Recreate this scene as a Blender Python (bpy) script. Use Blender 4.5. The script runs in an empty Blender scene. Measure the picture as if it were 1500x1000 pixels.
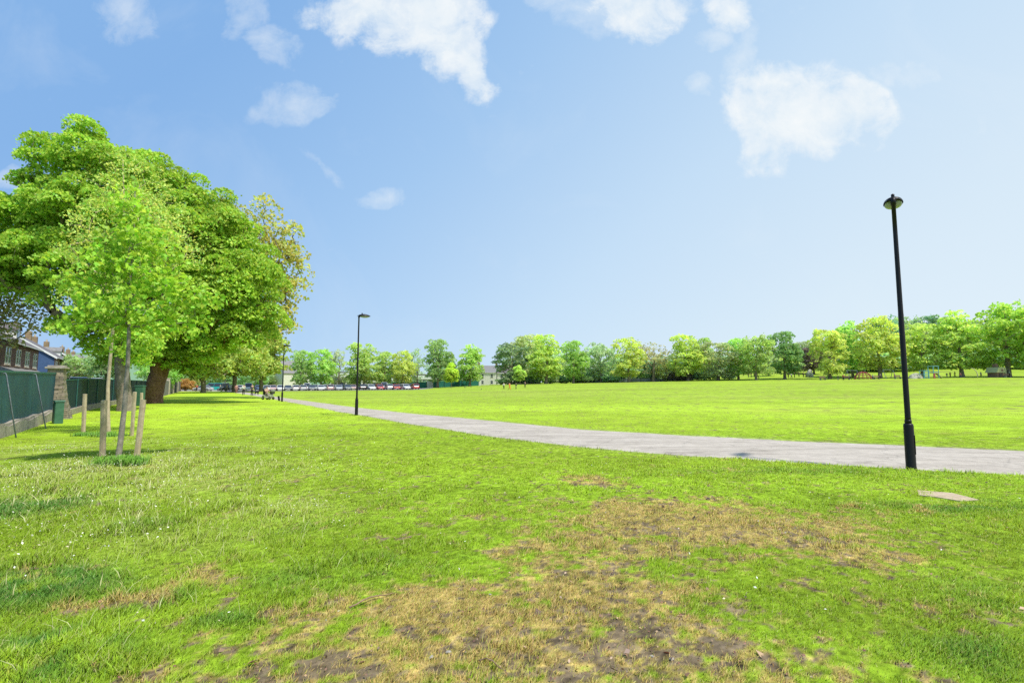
import bpy, bmesh, math, random
import numpy as np
from mathutils import Vector, Matrix

random.seed(7)
rng = np.random.default_rng(11)
sc = bpy.context.scene
COL = sc.collection
R = math.radians

# ---------------------------------------------------------------- camera model
F = 729.0
PITCH = math.atan(63 / F)
CAM = np.array([0.0, 0.0, 1.62])
cp, sp = math.cos(PITCH), math.sin(PITCH)

def ray(px, py):
    a, b = (px - 750) / F, (500 - py) / F
    return np.array([a, cp - b * sp, sp + b * cp])

def wp(px, py, Y):
    """world point on the plane y=Y seen at a photo pixel"""
    d = ray(px, py)
    return CAM + d * (Y / d[1])

# ---------------------------------------------------------------- noise
def _h(ix, iy, s):
    n = (ix.astype(np.int64) * 374761393 + iy.astype(np.int64) * 668265263 + s * 974711) & 0x7fffffff
    n = ((n ^ (n >> 13)) * 1274126177) & 0x7fffffff
    n = (n ^ (n >> 16)) & 0x7fffffff
    return n / 0x7fffffff

def vnoise(x, y, s=0):
    x = np.asarray(x, float); y = np.asarray(y, float)
    ix, iy = np.floor(x), np.floor(y)
    fx, fy = x - ix, y - iy
    fx = fx * fx * (3 - 2 * fx); fy = fy * fy * (3 - 2 * fy)
    a, b = _h(ix, iy, s), _h(ix + 1, iy, s)
    c, d = _h(ix, iy + 1, s), _h(ix + 1, iy + 1, s)
    return (a * (1 - fx) + b * fx) * (1 - fy) + (c * (1 - fx) + d * fx) * fy

def fbm(x, y, s=0, o=4):
    t = 0; a = .5; n = 0
    for i in range(o):
        t = t + a * vnoise(np.asarray(x) * 2 ** i + 13.7 * i, np.asarray(y) * 2 ** i + 7.1 * i, s + i)
        n += a; a *= .5
    return t / n

def sstep(a, b, x):
    t = np.clip((np.asarray(x, float) - a) / (b - a), 0, 1)
    return t * t * (3 - 2 * t)

# ---------------------------------------------------------------- terrain
HU = [-3, -.45, -.2, -.1, 0, .14, .48, .75, .96, 3]
HV = [0, 0, .35, 1.0, 1.6, 1.9, 2.8, 3.6, 4.2, 5.0]
def terrain(x, y):
    x = np.asarray(x, float); y = np.asarray(y, float)
    yy = np.maximum(y, 1.0)
    u = x / yy
    h = np.interp(u, HU, HV)
    t = np.clip((y - 28) / 112, 0, 1)
    z = h * t ** 1.35
    hill = np.interp(u, [-.1, .3, .55, .8, 1.2], [0, .02, .10, .13, .14])
    d = np.clip(y - 142, 0, 170)
    z = z + hill * d
    hl = np.interp(u, [-3, .2, .6], [0.0, 0.0, .09])
    z = z + hl * np.clip(y - 312, 0, 500)
    dip = -.30 * sstep(-7, -15, x) * sstep(38, 16, y)
    z = z + dip
    near = sstep(70, 20, y)
    z = z + near * .05 * (fbm(x * .45, y * .45, 3, 3) - .5)
    return z

def gp(px, py):
    """where the ray of a photo pixel meets the terrain"""
    d = ray(px, py)
    lo = None
    t = 1.0
    while t < 900:
        p = CAM + d * t
        if p[2] < terrain(p[0], p[1]):
            lo = t; break
        t *= 1.01
    if lo is None:
        return CAM + d * 150
    a, b = lo / 1.01, lo
    for _ in range(20):
        m = (a + b) / 2; p = CAM + d * m
        if p[2] < terrain(p[0], p[1]): b = m
        else: a = m
    return CAM + d * b

def onground(x, y, dz=0.0):
    return (float(x), float(y), float(terrain(x, y)) + dz)

# ---------------------------------------------------------------- path edges
def flat(px, py):
    d = ray(px, py); t = -CAM[2] / d[2]
    return CAM + d * t
NE = [flat(*p) for p in [(1335,688),(1000,668),(850,655),(700,637),(600,621),(522,607),(450,593.5),(413,587),(370,579),(330,573)]]
FE = [flat(*p) for p in [(1500,660),(1200,646),(1000,637),(850,627.5),(700,613.5),(600,604.5),(522,596.5),(450,587),(413,582),(370,575.5),(340,571.8)]]
NE = [np.array([60, 2.5, 0]), np.array([28, 5.2, 0]), np.array([14, 7.4, 0])] + NE
FE = [np.array([60, 6.8, 0]), np.array([28, 9.6, 0])] + FE
nx = np.array([p[0] for p in NE][::-1]); ny = np.array([p[1] for p in NE][::-1])
fx_ = np.array([p[0] for p in FE][::-1]); fy_ = np.array([p[1] for p in FE][::-1])
def near_edge(x): return np.interp(x, nx, ny)
def far_edge(x): return np.interp(x, fx_, fy_)
def on_path(x, y, m=0.0):
    x = np.asarray(x); y = np.asarray(y)
    return (y > near_edge(x) + m) & (y < far_edge(x) - m) & (x > -84)

# ---------------------------------------------------------------- mesh helpers
def mesh_np(name, V, F_list, mat=None, cols=None, smooth=False, cname='Col'):
    """V (n,3); F_list: list of (m,k) int arrays"""
    me = bpy.data.meshes.new(name)
    V = np.asarray(V, np.float32)
    me.vertices.add(len(V)); me.vertices.foreach_set('co', V.ravel())
    F_list = [np.asarray(f, np.int32) for f in F_list if len(f)]
    tot = sum(f.size for f in F_list); nf = sum(len(f) for f in F_list)
    loops = np.concatenate([f.ravel() for f in F_list])
    starts = []; s = 0
    for f in F_list:
        k = f.shape[1]
        starts.append(s + np.arange(len(f)) * k); s += f.size
    starts = np.concatenate(starts).astype(np.int32)
    me.loops.add(tot); me.loops.foreach_set('vertex_index', loops)
    me.polygons.add(nf); me.polygons.foreach_set('loop_start', starts)
    if cols is not None:
        ca = me.color_attributes.new(cname, 'FLOAT_COLOR', 'POINT')
        c4 = np.ones((len(V), 4), np.float32); c4[:, :3] = cols
        ca.data.foreach_set('color', c4.ravel())
    me.update(calc_edges=True)
    if smooth:
        me.polygons.foreach_set('use_smooth', np.ones(nf, bool))
    if mat: me.materials.append(mat)
    return me

def link(name, me, parent=None, loc=None):
    o = bpy.data.objects.new(name, me); COL.objects.link(o)
    if parent: o.parent = parent
    if loc is not None: o.location = loc
    return o

def tag(o, label=None, cat=None, group=None, kind=None):
    if label: o['label'] = label
    if cat: o['category'] = cat
    if group: o['group'] = group
    if kind: o['kind'] = kind
    return o

def empty(name, loc=(0, 0, 0), rz=0, label=None, cat=None, group=None):
    o = bpy.data.objects.new(name, None); COL.objects.link(o)
    o.empty_display_size = .2
    o.location = tuple(float(c) for c in loc); o.rotation_euler = (0, 0, rz)
    return tag(o, label, cat, group)

KIDS = {}
def copy_tree(o, parent=None, loc=None, rz=None, scale=None, label=None, color=None):
    c = o.copy(); COL.objects.link(c)
    if parent: c.parent = parent
    if loc is not None: c.location = tuple(float(v) for v in loc)
    if rz is not None: c.rotation_euler = (0, 0, rz)
    if scale is not None: c.scale = scale
    if label: c['label'] = label
    if color is not None: c.color = (*color, 1)
    for ch in list(o.children):
        copy_tree(ch, c, color=color if ch.get('tint') else None)
    return c

class MB:
    """collects boxes, tubes, lofts into one mesh"""
    def __init__(s): s.V = []; s.F = []; s.n = 0
    def add(s, V, F):
        V = np.asarray(V, float); s.V.append(V)
        s.F += [[i + s.n for i in f] for f in F]; s.n += len(V); return s
    def box(s, x0, x1, y0, y1, z0, z1, M=None, bev=0):
        if bev > 0:
            bm = bmesh.new(); bmesh.ops.create_cube(bm, size=1)
            for v in bm.verts:
                v.co = Vector(((x0 + x1) / 2 + v.co.x * (x1 - x0), (y0 + y1) / 2 + v.co.y * (y1 - y0), (z0 + z1) / 2 + v.co.z * (z1 - z0)))
            bmesh.ops.bevel(bm, geom=bm.edges[:] , offset=bev, segments=2, affect='EDGES', profile=.5)
            bm.verts.index_update()
            V = [tuple(v.co) for v in bm.verts]; Fc = [[v.index for v in f.verts] for f in bm.faces]; bm.free()
        else:
            V = [(x, y, z) for z in (z0, z1) for y in (y0, y1) for x in (x0, x1)]
            Fc = [(0, 2, 3, 1), (4, 5, 7, 6), (0, 1, 5, 4), (2, 6, 7, 3), (0, 4, 6, 2), (1, 3, 7, 5)]
        if M is not None: V = [tuple(M @ Vector(v)) for v in V]
        return s.add(V, Fc)
    def tube(s, pts, rads, n=8, cap=True, noise=0, seed=0):
        pts = [Vector(p) for p in pts]
        if not hasattr(rads, '__len__'): rads = [rads] * len(pts)
        V = []; Fc = []
        up = None
        for i, p in enumerate(pts):
            d = (pts[min(i + 1, len(pts) - 1)] - pts[max(i - 1, 0)]).normalized()
            if up is None:
                up = Vector((1, 0, 0)) if abs(d.x) < .9 else Vector((0, 1, 0))
            a = d.cross(up).normalized(); b = d.cross(a).normalized(); up = b.cross(d) if False else up
            for k in range(n):
                t = 2 * math.pi * k / n
                rr = rads[i]
                if noise: rr *= 1 + noise * (random.random() - .5) + noise * .8 * math.sin(k * 2.5 + seed + i * .3)
                V.append(p + a * (rr * math.cos(t)) + b * (rr * math.sin(t)))
        for i in range(len(pts) - 1):
            for k in range(n):
                k2 = (k + 1) % n
                Fc.append((i * n + k, i * n + k2, (i + 1) * n + k2, (i + 1) * n + k))
        if cap:
            Fc.append(tuple(range(n))[::-1]); Fc.append(tuple(range((len(pts) - 1) * n, len(pts) * n)))
        return s.add([tuple(v) for v in V], Fc)
    def lathe(s, prof, n=20, c=(0, 0, 0), M=None):
        V = []; Fc = []
        for r, z in prof:
            for k in range(n):
                t = 2 * math.pi * k / n
                V.append((c[0] + r * math.cos(t), c[1] + r * math.sin(t), c[2] + z))
        for i in range(len(prof) - 1):
            for k in range(n):
                k2 = (k + 1) % n
                Fc.append((i * n + k, i * n + k2, (i + 1) * n + k2, (i + 1) * n + k))
        Fc.append(tuple(range(n))[::-1]); Fc.append(tuple(range((len(prof) - 1) * n, len(prof) * n)))
        if M is not None: V = [tuple(M @ Vector(v)) for v in V]
        return s.add(V, Fc)
    def poly(s, pts): return s.add(pts, [tuple(range(len(pts)))])
    def prism(s, pts, d):
        """extrude planar polygon pts by vector d"""
        n = len(pts); V = [tuple(p) for p in pts] + [tuple(np.array(p) + np.array(d)) for p in pts]
        Fc = [tuple(range(n))[::-1], tuple(range(n, 2 * n))] + [(i, (i + 1) % n, n + (i + 1) % n, n + i) for i in range(n)]
        return s.add(V, Fc)
    def build(s, name, mat, parent=None, smooth=False, loc=None):
        me = bpy.data.meshes.new(name)
        V = np.concatenate(s.V) if s.V else np.zeros((0, 3))
        me.from_pydata([tuple(v) for v in V], [], s.F)
        bm = bmesh.new(); bm.from_mesh(me); bmesh.ops.recalc_face_normals(bm, faces=bm.faces); bm.to_mesh(me); bm.free()
        if smooth:
            for p in me.polygons: p.use_smooth = True
        me.materials.append(mat)
        return link(name, me, parent, loc)

# ---------------------------------------------------------------- materials
def newmat(name):
    m = bpy.data.materials.new(name); m.use_nodes = True
    nt = m.node_tree; b = nt.nodes['Principled BSDF']
    return m, nt, b
def N(nt, t, **k):
    n = nt.nodes.new(t)
    for a, v in k.items():
        setattr(n, a, v)
    return n
def mix_rgb(nt, fac, a, b, mode='MIX'):
    n = N(nt, 'ShaderNodeMix', data_type='RGBA', blend_type=mode)
    for sock, v in ((n.inputs[0], fac), (n.inputs[6], a), (n.inputs[7], b)):
        if hasattr(v, 'links'): nt.links.new(v, sock)
        elif isinstance(v, (int, float)): sock.default_value = v
        else: sock.default_value = (*v, 1)
    return n.outputs[2]
def mth(nt, op, a, b=None, c=None, clamp=False):
    n = N(nt, 'ShaderNodeMath', operation=op); n.use_clamp = clamp
    for i, v in enumerate((a, b, c)):
        if v is None: continue
        if hasattr(v, 'links'): nt.links.new(v, n.inputs[i])
        else: n.inputs[i].default_value = v
    return n.outputs[0]
def noise(nt, scale, detail=4, rough=.6, vec=None, dist=0):
    n = N(nt, 'ShaderNodeTexNoise'); n.inputs['Scale'].default_value = scale
    n.inputs['Detail'].default_value = detail; n.inputs['Roughness'].default_value = rough
    n.inputs['Distortion'].default_value = dist
    if vec is not None: nt.links.new(vec, n.inputs['Vector'])
    return n.outputs['Fac']
def ramp(nt, fac, stops):
    n = N(nt, 'ShaderNodeValToRGB'); cr = n.color_ramp
    while len(cr.elements) > len(stops): cr.elements.remove(cr.elements[-1])
    while len(cr.elements) < len(stops): cr.elements.new(.5)
    for e, (p, c) in zip(cr.elements, stops):
        e.position = p; e.color = (*c, 1) if hasattr(c, '__len__') else (c, c, c, 1)
    nt.links.new(fac, n.inputs[0]); return n.outputs[0]
def bump(nt, b, h, strength=.4, dist=.02):
    n = N(nt, 'ShaderNodeBump'); n.inputs['Strength'].default_value = strength; n.inputs['Distance'].default_value = dist
    nt.links.new(h, n.inputs['Height']); nt.links.new(n.outputs[0], b.inputs['Normal'])
def objco(nt): return N(nt, 'ShaderNodeTexCoord').outputs['Object']

def mat_noisy(name, c1, c2, scale=8, rough=.8, bstr=.3, bd=.01, metal=0, spec=.3, c3=None):
    m, nt, b = newmat(name); co = objco(nt)
    f = noise(nt, scale, 6, .65, co)
    st = [(.3, c1), (.7, c2)] if c3 is None else [(.25, c1), (.5, c2), (.75, c3)]
    nt.links.new(ramp(nt, f, st), b.inputs['Base Color'])
    b.inputs['Roughness'].default_value = rough; b.inputs['Metallic'].default_value = metal
    b.inputs['Specular IOR Level'].default_value = spec
    if bstr: bump(nt, b, noise(nt, scale * 3, 5, .6, co), bstr, bd)
    return m

def mat_tinted(name, rough=.35, spec=.5, dirt=.15, coat=0):
    """colour comes from the object's own colour"""
    m, nt, b = newmat(name); oi = N(nt, 'ShaderNodeObjectInfo')
    f = noise(nt, 6, 5, .6, objco(nt))
    d = mix_rgb(nt, mth(nt, 'MULTIPLY', f, dirt), oi.outputs['Color'], (.2, .18, .15))
    nt.links.new(d, b.inputs['Base Color']); b.inputs['Roughness'].default_value = rough
    b.inputs['Specular IOR Level'].default_value = spec; b.inputs['Coat Weight'].default_value = coat
    return m

def leafmat(name, trans=.45, tint=False, nup=0.0, warm=(1.12, 1.08, .65), bumpy=False, gloss=.06):
    m = bpy.data.materials.new(name); m.use_nodes = True; nt = m.node_tree
    nt.nodes.remove(nt.nodes['Principled BSDF']); out = nt.nodes['Material Output']
    at = N(nt, 'ShaderNodeAttribute', attribute_name='Col')
    c = at.outputs['Color']
    if tint:
        oi = N(nt, 'ShaderNodeObjectInfo')
        c = mix_rgb(nt, 1.0, c, oi.outputs['Color'], 'MULTIPLY')
    d = N(nt, 'ShaderNodeBsdfDiffuse'); t = N(nt, 'ShaderNodeBsdfTranslucent')
    nt.links.new(c, d.inputs['Color'])
    nt.links.new(mix_rgb(nt, 1.0, c, warm, 'MULTIPLY'), t.inputs['Color'])
    if nup > 0:
        g = N(nt, 'ShaderNodeNewGeometry')
        mx = N(nt, 'ShaderNodeMix', data_type='VECTOR'); mx.inputs[0].default_value = nup
        nt.links.new(g.outputs['Normal'], mx.inputs[4]); mx.inputs[5].default_value = (0, 0, 1)
        nn = N(nt, 'ShaderNodeVectorMath', operation='NORMALIZE'); nt.links.new(mx.outputs[1], nn.inputs[0])
        nt.links.new(nn.outputs[0], d.inputs['Normal'])
    ms = N(nt, 'ShaderNodeMixShader'); ms.inputs[0].default_value = trans
    nt.links.new(d.outputs[0], ms.inputs[1]); nt.links.new(t.outputs[0], ms.inputs[2])
    gl = N(nt, 'ShaderNodeBsdfGlossy'); gl.inputs['Roughness'].default_value = .45
    m2 = N(nt, 'ShaderNodeMixShader'); m2.inputs[0].default_value = gloss
    nt.links.new(ms.outputs[0], m2.inputs[1]); nt.links.new(gl.outputs[0], m2.inputs[2])
    nt.links.new(m2.outputs[0], out.inputs['Surface'])
    return m

M_LEAF = leafmat('leaf', .5, tint=True, gloss=.015, nup=.25)
M_LEAFFAR = leafmat('leaf_far', .6, tint=True, gloss=.0, nup=.2)
M_BLADE = leafmat('grass_blade', .3, tint=False, nup=.85, gloss=.02)
M_BARK = mat_noisy('bark', (.13, .10, .075), (.30, .25, .20), 5, .95, .9, .04)
M_BARKR = mat_noisy('bark_reddish', (.07, .035, .02), (.24, .13, .085), 6, .95, 1.0, .05, c3=(.32, .20, .14))
M_BARKG = mat_noisy('bark_grey', (.16, .14, .12), (.36, .32, .28), 14, .9, .6, .01)
M_STAKE = mat_noisy('stake_wood', (.34, .26, .17), (.55, .45, .32), 9, .85, .4, .006)
M_BLACK = mat_noisy('black_paint', (.012, .011, .014), (.035, .03, .035), 12, .35, .15, .002, spec=.6)
M_GLASSY = None

# ---------------------------------------------------------------- world
SUN_EL, SUN_AZ = R(60), R(124)      # azimuth from +Y clockwise
sun_dir = Vector((math.sin(SUN_AZ) * math.cos(SUN_EL), math.cos(SUN_AZ) * math.cos(SUN_EL), math.sin(SUN_EL)))

def build_world():
    w = bpy.data.worlds.new('World'); sc.world = w; w.use_nodes = True
    nt = w.node_tree; bg = nt.nodes['Background']
    sky = N(nt, 'ShaderNodeTexSky', sky_type='NISHITA'); sky.sun_disc = False
    sky.sun_elevation = SUN_EL; sky.sun_rotation = SUN_AZ
    sky.air_density = 1.0; sky.dust_density = .6; sky.ozone_density = 1.5
    tc = N(nt, 'ShaderNodeTexCoord').outputs['Generated']
    sep = N(nt, 'ShaderNodeSeparateXYZ'); nt.links.new(tc, sep.inputs[0])
    X, Yc, Z = sep.outputs
    # pale towards the sun side and the horizon, deeper blue away from it
    t = mth(nt, 'ADD', mth(nt, 'MULTIPLY', X, .52), .56)
    t = mth(nt, 'ADD', t, mth(nt, 'MULTIPLY', mth(nt, 'MAXIMUM', Z, 0.0), -.62), clamp=True)
    grad = ramp(nt, t, [(0.0, (.26, .49, .86)), (.22, (.39, .62, .93)), (.5, (.60, .79, .985)), (.75, (.74, .88, .99)), (1.0, (.83, .93, 1.0))])
    nis = mix_rgb(nt, 1.0, sky.outputs[0], (.1, .1, .1), 'MULTIPLY')
    base = mix_rgb(nt, .90, nis, grad)
    # clouds : tangent coordinates of the direction
    yy = mth(nt, 'MAXIMUM', Yc, .05)
    U = mth(nt, 'DIVIDE', X, yy); V = mth(nt, 'DIVIDE', Z, yy)
    cmb = N(nt, 'ShaderNodeCombineXYZ'); nt.links.new(U, cmb.inputs[0]); nt.links.new(V, cmb.inputs[1])
    uv = cmb.outputs[0]
    wn = N(nt, 'ShaderNodeTexNoise'); wn.inputs['Scale'].default_value = 7; wn.inputs['Detail'].default_value = 8
    nt.links.new(uv, wn.inputs['Vector'])
    sub = N(nt, 'ShaderNodeVectorMath', operation='SUBTRACT'); nt.links.new(wn.outputs['Color'], sub.inputs[0]); sub.inputs[1].default_value = (.5, .5, .5)
    scl = N(nt, 'ShaderNodeVectorMath', operation='SCALE'); nt.links.new(sub.outputs[0], scl.inputs[0]); scl.inputs['Scale'].default_value = .12
    add = N(nt, 'ShaderNodeVectorMath', operation='ADD'); nt.links.new(uv, add.inputs[0]); nt.links.new(scl.outputs[0], add.inputs[1])
    wuv = add.outputs[0]
    blobs = [  # px, py, rx, ry, rot, strength
        (1180,165,105,60,0,1.25),(1245,165,62,42,0,1.2),(1125,195,42,55,0,1.1),(1135,120,60,28,0,.9),
        (545,20,80,42,0,1.1),(630,25,66,52,0,1.15),(688,100,28,50,-.3,1.1),(660,60,44,42,0,1.1),
        (430,150,58,28,-.15,.62),(400,72,50,24,.5,.55),(350,25,26,40,0,.4),(180,20,50,42,.3,.45),
        (560,287,42,20,0,.62),(930,8,70,42,0,.95),(825,0,52,22,0,.8),(880,20,60,30,0,.8),
        (1062,18,36,30,0,.85),(1047,60,24,14,0,.7),(1030,120,22,18,0,.5),(12,265,34,14,0,.75),
        (470,245,45,10,.6,.02),(1330,110,60,20,0,.25),(1090,90,20,60,.2,.35)]
    accs = [None, None]
    for (px, py, rx, ry, rot, st) in blobs:
        d = ray(px, py); cu, cv = d[0] / d[1], d[2] / d[1]
        k = 1 + .55 * (cv ** 2)
        mp = N(nt, 'ShaderNodeMapping', vector_type='TEXTURE')
        mp.inputs['Location'].default_value = (cu, cv, 0)
        mp.inputs['Rotation'].default_value = (0, 0, -rot)
        mp.inputs['Scale'].default_value = (rx / F * k * 1.2, ry / F * k * 1.3, 1)
        nt.links.new(wuv, mp.inputs['Vector'])
        ln = N(nt, 'ShaderNodeVectorMath', operation='LENGTH'); nt.links.new(mp.outputs[0], ln.inputs[0])
        v = mth(nt, 'SUBTRACT', 1.0, ln.outputs['Value'], clamp=True)
        g_ = 0 if st > .8 else 1
        v = mth(nt, 'MULTIPLY', v, st if g_ == 0 else st + .35)
        accs[g_] = v if accs[g_] is None else mth(nt, 'SMOOTH_MAX', accs[g_], v, .12 if g_ == 0 else .03)
    n1 = noise(nt, 12, 15, .66, uv, .25)
    def puff(acc, stops, amp):
        dn = mth(nt, 'ADD', acc, mth(nt, 'MULTIPLY', mth(nt, 'SUBTRACT', n1, .5), amp))
        dn = mth(nt, 'MULTIPLY', dn, mth(nt, 'MULTIPLY', acc, 4.0, clamp=True))
        return ramp(nt, dn, stops)
    mask = puff(accs[0], [(.08, 0), (.24, .30), (.50, .76), (.9, .98)], 1.9)
    thin = puff(accs[1], [(.08, 0), (.35, .20), (.9, .46)], 2.1)
    mask = mth(nt, 'MAXIMUM', mask, thin)
    wisp = ramp(nt, noise(nt, 2.4, 7, .6, uv, .8), [(.52, 0), (.85, .22)])
    mask = mth(nt, 'MAXIMUM', mask, wisp)
    mask = mth(nt, 'MULTIPLY', mask, mth(nt, 'MULTIPLY', mth(nt, 'MAXIMUM', Yc, 0.0), 6.0, clamp=True))
    mask = mth(nt, 'MULTIPLY', mask, .96)
    cc = mix_rgb(nt, ramp(nt, n1, [(.3, 0), (.75, 1)]), (.76, .86, .94), (.95, .975, .98))
    fin = mix_rgb(nt, mask, base, cc)
    ten = mix_rgb(nt, 1.0, fin, (10, 10, 10), 'MULTIPLY')
    nt.links.new(ten, bg.inputs['Color']); bg.inputs['Strength'].default_value = .1
build_world()

sl = bpy.data.lights.new('sun', 'SUN'); sl.energy = 5.0; sl.angle = R(2.2); sl.color = (1, .96, .88)
so = bpy.data.objects.new('sun', sl); COL.objects.link(so)
so.rotation_euler = sun_dir.to_track_quat('Z', 'Y').to_euler()

cam = bpy.data.cameras.new('camera'); co = bpy.data.objects.new('camera', cam); COL.objects.link(co)
cam.sensor_width = 36; cam.lens = F * 36 / 1500; cam.clip_end = 6000; cam.clip_start = .05
co.location = CAM; co.rotation_euler = (math.pi / 2 + PITCH, 0, 0); sc.camera = co
sc.view_settings.view_transform = 'Standard'; sc.view_settings.look = 'None'
sc.view_settings.exposure = 0; sc.view_settings.gamma = 1
sc.render.engine = 'CYCLES'
sc.cycles.max_bounces = 6; sc.cycles.diffuse_bounces = 3; sc.cycles.glossy_bounces = 2
sc.cycles.transmission_bounces = 3; sc.cycles.transparent_max_bounces = 4
sc.cycles.use_denoising = False
sc.cycles.caustics_reflective = False; sc.cycles.caustics_refractive = False

# ---------------------------------------------------------------- ground zones
def ell(px, py, wx, hy, s=1.0):
    c = gp(px, py); a = gp(px, py - hy); b = gp(px, min(py + hy, 1150))
    return (c[0], c[1], wx / F * c[1], max((a[1] - b[1]) / 2, .05), s)
DRY = [ell(*e) for e in [(960,765,165,38,1.2),(1110,775,150,38,1.15),(1210,805,90,26,1.0),(1310,812,36,11,1.1),(850,800,110,34,.95),
       (880,865,130,42,1.0),(700,895,200,42,1.25),(620,950,250,48,1.1),(870,960,240,50,1.05),(1010,930,70,40,.8),(868,705,42,9,1.0),
       (410,950,100,40,.75),(150,885,85,13,.9),(280,850,60,18,.5),(240,1000,80,25,.5),(1270,750,90,20,.35),(820,1040,420,80,1.35),(420,1060,140,60,1.0),(560,985,220,40,1.2)]]
SOIL = [ell(*e) for e in [(900,940,150,42,.85),(720,985,150,36,.85),(450,985,80,30,.95),(865,713,30,4,.9),(960,780,90,24,.55),(1175,790,60,24,.6),(900,840,60,22,.4),(830,900,120,30,.45),(960,960,120,40,.85),
        (700,940,110,30,.4),(600,925,40,14,.6),(420,970,90,35,.8),(820,985,200,30,.7),(185,890,60,9,.9),(1040,900,50,20,.4),(700,1060,300,60,.6)]]
STRAW = [ell(*e) for e in [(120,690,190,28,.9),(300,700,130,30,.8),(60,660,110,14,.8),(420,745,90,28,.5),(250,790,170,28,.4),(120,760,120,20,.4),(320,655,80,8,.5)]]
WEED = [ell(*e) for e in [(30,745,75,20,1.3),(50,860,120,26,1.4),(40,965,110,36,1.4),(330,905,60,14,.8),(560,830,60,12,.7),(1440,960,90,30,.7),(200,770,50,12,.5),(420,770,60,12,.4),(240,880,60,22,.6),(640,830,70,14,.4),
        (1410,742,110,8,1.0),(1470,880,80,40,.4),(420,850,80,18,.5),(1150,690,160,5,.5)]]
TALL = [ell(*e) for e in [(110,690,230,40,1.0),(60,800,140,60,.9),(150,900,190,60,.8),(280,760,170,60,.7),(420,830,150,50,.4)]]

def field(L, x, y, warp=.35):
    x = np.asarray(x, float); y = np.asarray(y, float)
    wx = (fbm(x * 1.6, y * 1.6, 21, 3) - .5) * warp * 2; wy = (fbm(x * 1.6, y * 1.6, 31, 3) - .5) * warp * 2
    m = np.zeros(np.broadcast(x, y).shape)
    for (cx, cy, rx, ry, s) in L:
        q = ((x + wx * (rx ** .5) - cx) / rx) ** 2 + ((y + wy * (ry ** .5) - cy) / ry) ** 2
        m = np.maximum(m, s * np.exp(-q * .9))
    return m

def zones(x, y):
    n2 = fbm(x * 2.2, y * 2.2, 5, 4); n6 = fbm(x * 7, y * 7, 9, 4); n20 = fbm(x * 19, y * 19, 15, 3)
    dry = sstep(.24, .76, field(DRY, x, y) + (n2 - .5) * .9 + (n6 - .5) * 1.3 + (n20 - .5) * 1.3)
    soil = sstep(.42, .66, field(SOIL, x, y) + (n6 - .5) * 1.5 + (n20 - .5) * 2.6 + (n2 - .5) * .3) * sstep(.2, .7, dry)
    straw = field(STRAW, x, y); weed = field(WEED, x, y) ; tall = field(TALL, x, y)
    return dry, soil, straw, weed, tall

LUSH = np.array([.345, .54, .032]); LAWN = np.array([.35, .49, .034]); FIELDC = np.array([.29, .405, .040])
DRYC = np.array([.62, .42, .16]); SOILC = np.array([.13, .098, .074]); STRAWC = np.array([.47, .58, .11]); DARKC = np.array([.10, .26, .04])
def L3(a, b, t): return a * (1 - t[..., None]) + b * t[..., None]

def grass_colour(x, y, z=None):
    x = np.asarray(x, float); y = np.asarray(y, float)
    dry, soil, straw, weed, tall = zones(x, y) if z is None else z
    big = fbm(x * .25, y * .25, 41, 4); med = fbm(x * 1.1, y * 1.1, 51, 4)
    t = sstep(5, 30, y) * .6 + .4 * sstep(.35, .65, big)
    c = L3(np.broadcast_to(LUSH, x.shape + (3,)), LAWN, t)
    beyond = (y > far_edge(x)) & (x > -90)
    c = L3(c, FIELDC, sstep(0, 1, beyond.astype(float)) * sstep(14, 60, y))
    # mown light and dark streaks on the field
    st = fbm(x * .05, y * .22, 61, 4)
    c = c * (1 + (st - .5)[..., None] * .46)
    dull = sstep(.52, .72, fbm(x * .035 + 3, y * .10, 171, 4)) * .35
    c = L3(c, np.array([.30, .33, .07]), dull * beyond)
    c = c * (1 + (med - .5)[..., None] * .45)
    c = L3(c, STRAWC, np.clip(straw * .8 * sstep(.25, .55, med), 0, .7))
    c = L3(c, DARKC, np.clip(weed * sstep(.28, .48, fbm(x * 2.6, y * 2.6, 71, 3)), 0, 1) * .9)
    return c, (dry, soil, straw, weed, tall)

# ---------------------------------------------------------------- ground sheet
def axis(segs):
    out = [segs[0][0]]
    for a, b, n in segs: out += list(np.linspace(a, b, n + 1)[1:])
    return np.array(out)
def geo(a, b, n): return list(np.geomspace(a, b, n + 1))
xs = np.array([-x for x in geo(120, 2500, 22)[::-1]] + list(axis([(-120, -45, 60), (-45, -14, 80), (-14, -6, 90), (-6, 7, 400), (7, 14, 70), (14, 45, 70), (45, 130, 70)]))[1:] + geo(130, 2500, 22)[1:])
ys = np.array(list(axis([(-60, 0, 20), (0, 2.2, 20), (2.2, 5, 100), (5, 8, 75), (8, 14, 90), (14, 30, 90), (30, 60, 70), (60, 160, 120), (160, 330, 60)])) + geo(330, 3000, 24)[1:])
GX, GY = np.meshgrid(xs, ys)
GZ = terrain(GX, GY)
gc, gz = grass_colour(GX, GY)
dry, soil = gz[0], gz[1]
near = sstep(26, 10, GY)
c = gc * (1 - .42 * near)[..., None]  # near sheet darkened: shade among the blades put into its colour
spk = fbm(GX * 26, GY * 26, 131, 2); spk2 = fbm(GX * 9, GY * 9, 141, 3)
c = L3(c, DRYC * (.36 + .40 * sstep(.3, .7, fbm(GX * 11, GY * 11, 161, 3)))[..., None], dry * .82); c = L3(c, SOILC, soil * .85)
c = c * (1 + near[..., None] * ((spk - .5) * 1.5 + (spk2 - .5) * .9)[..., None])
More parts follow.
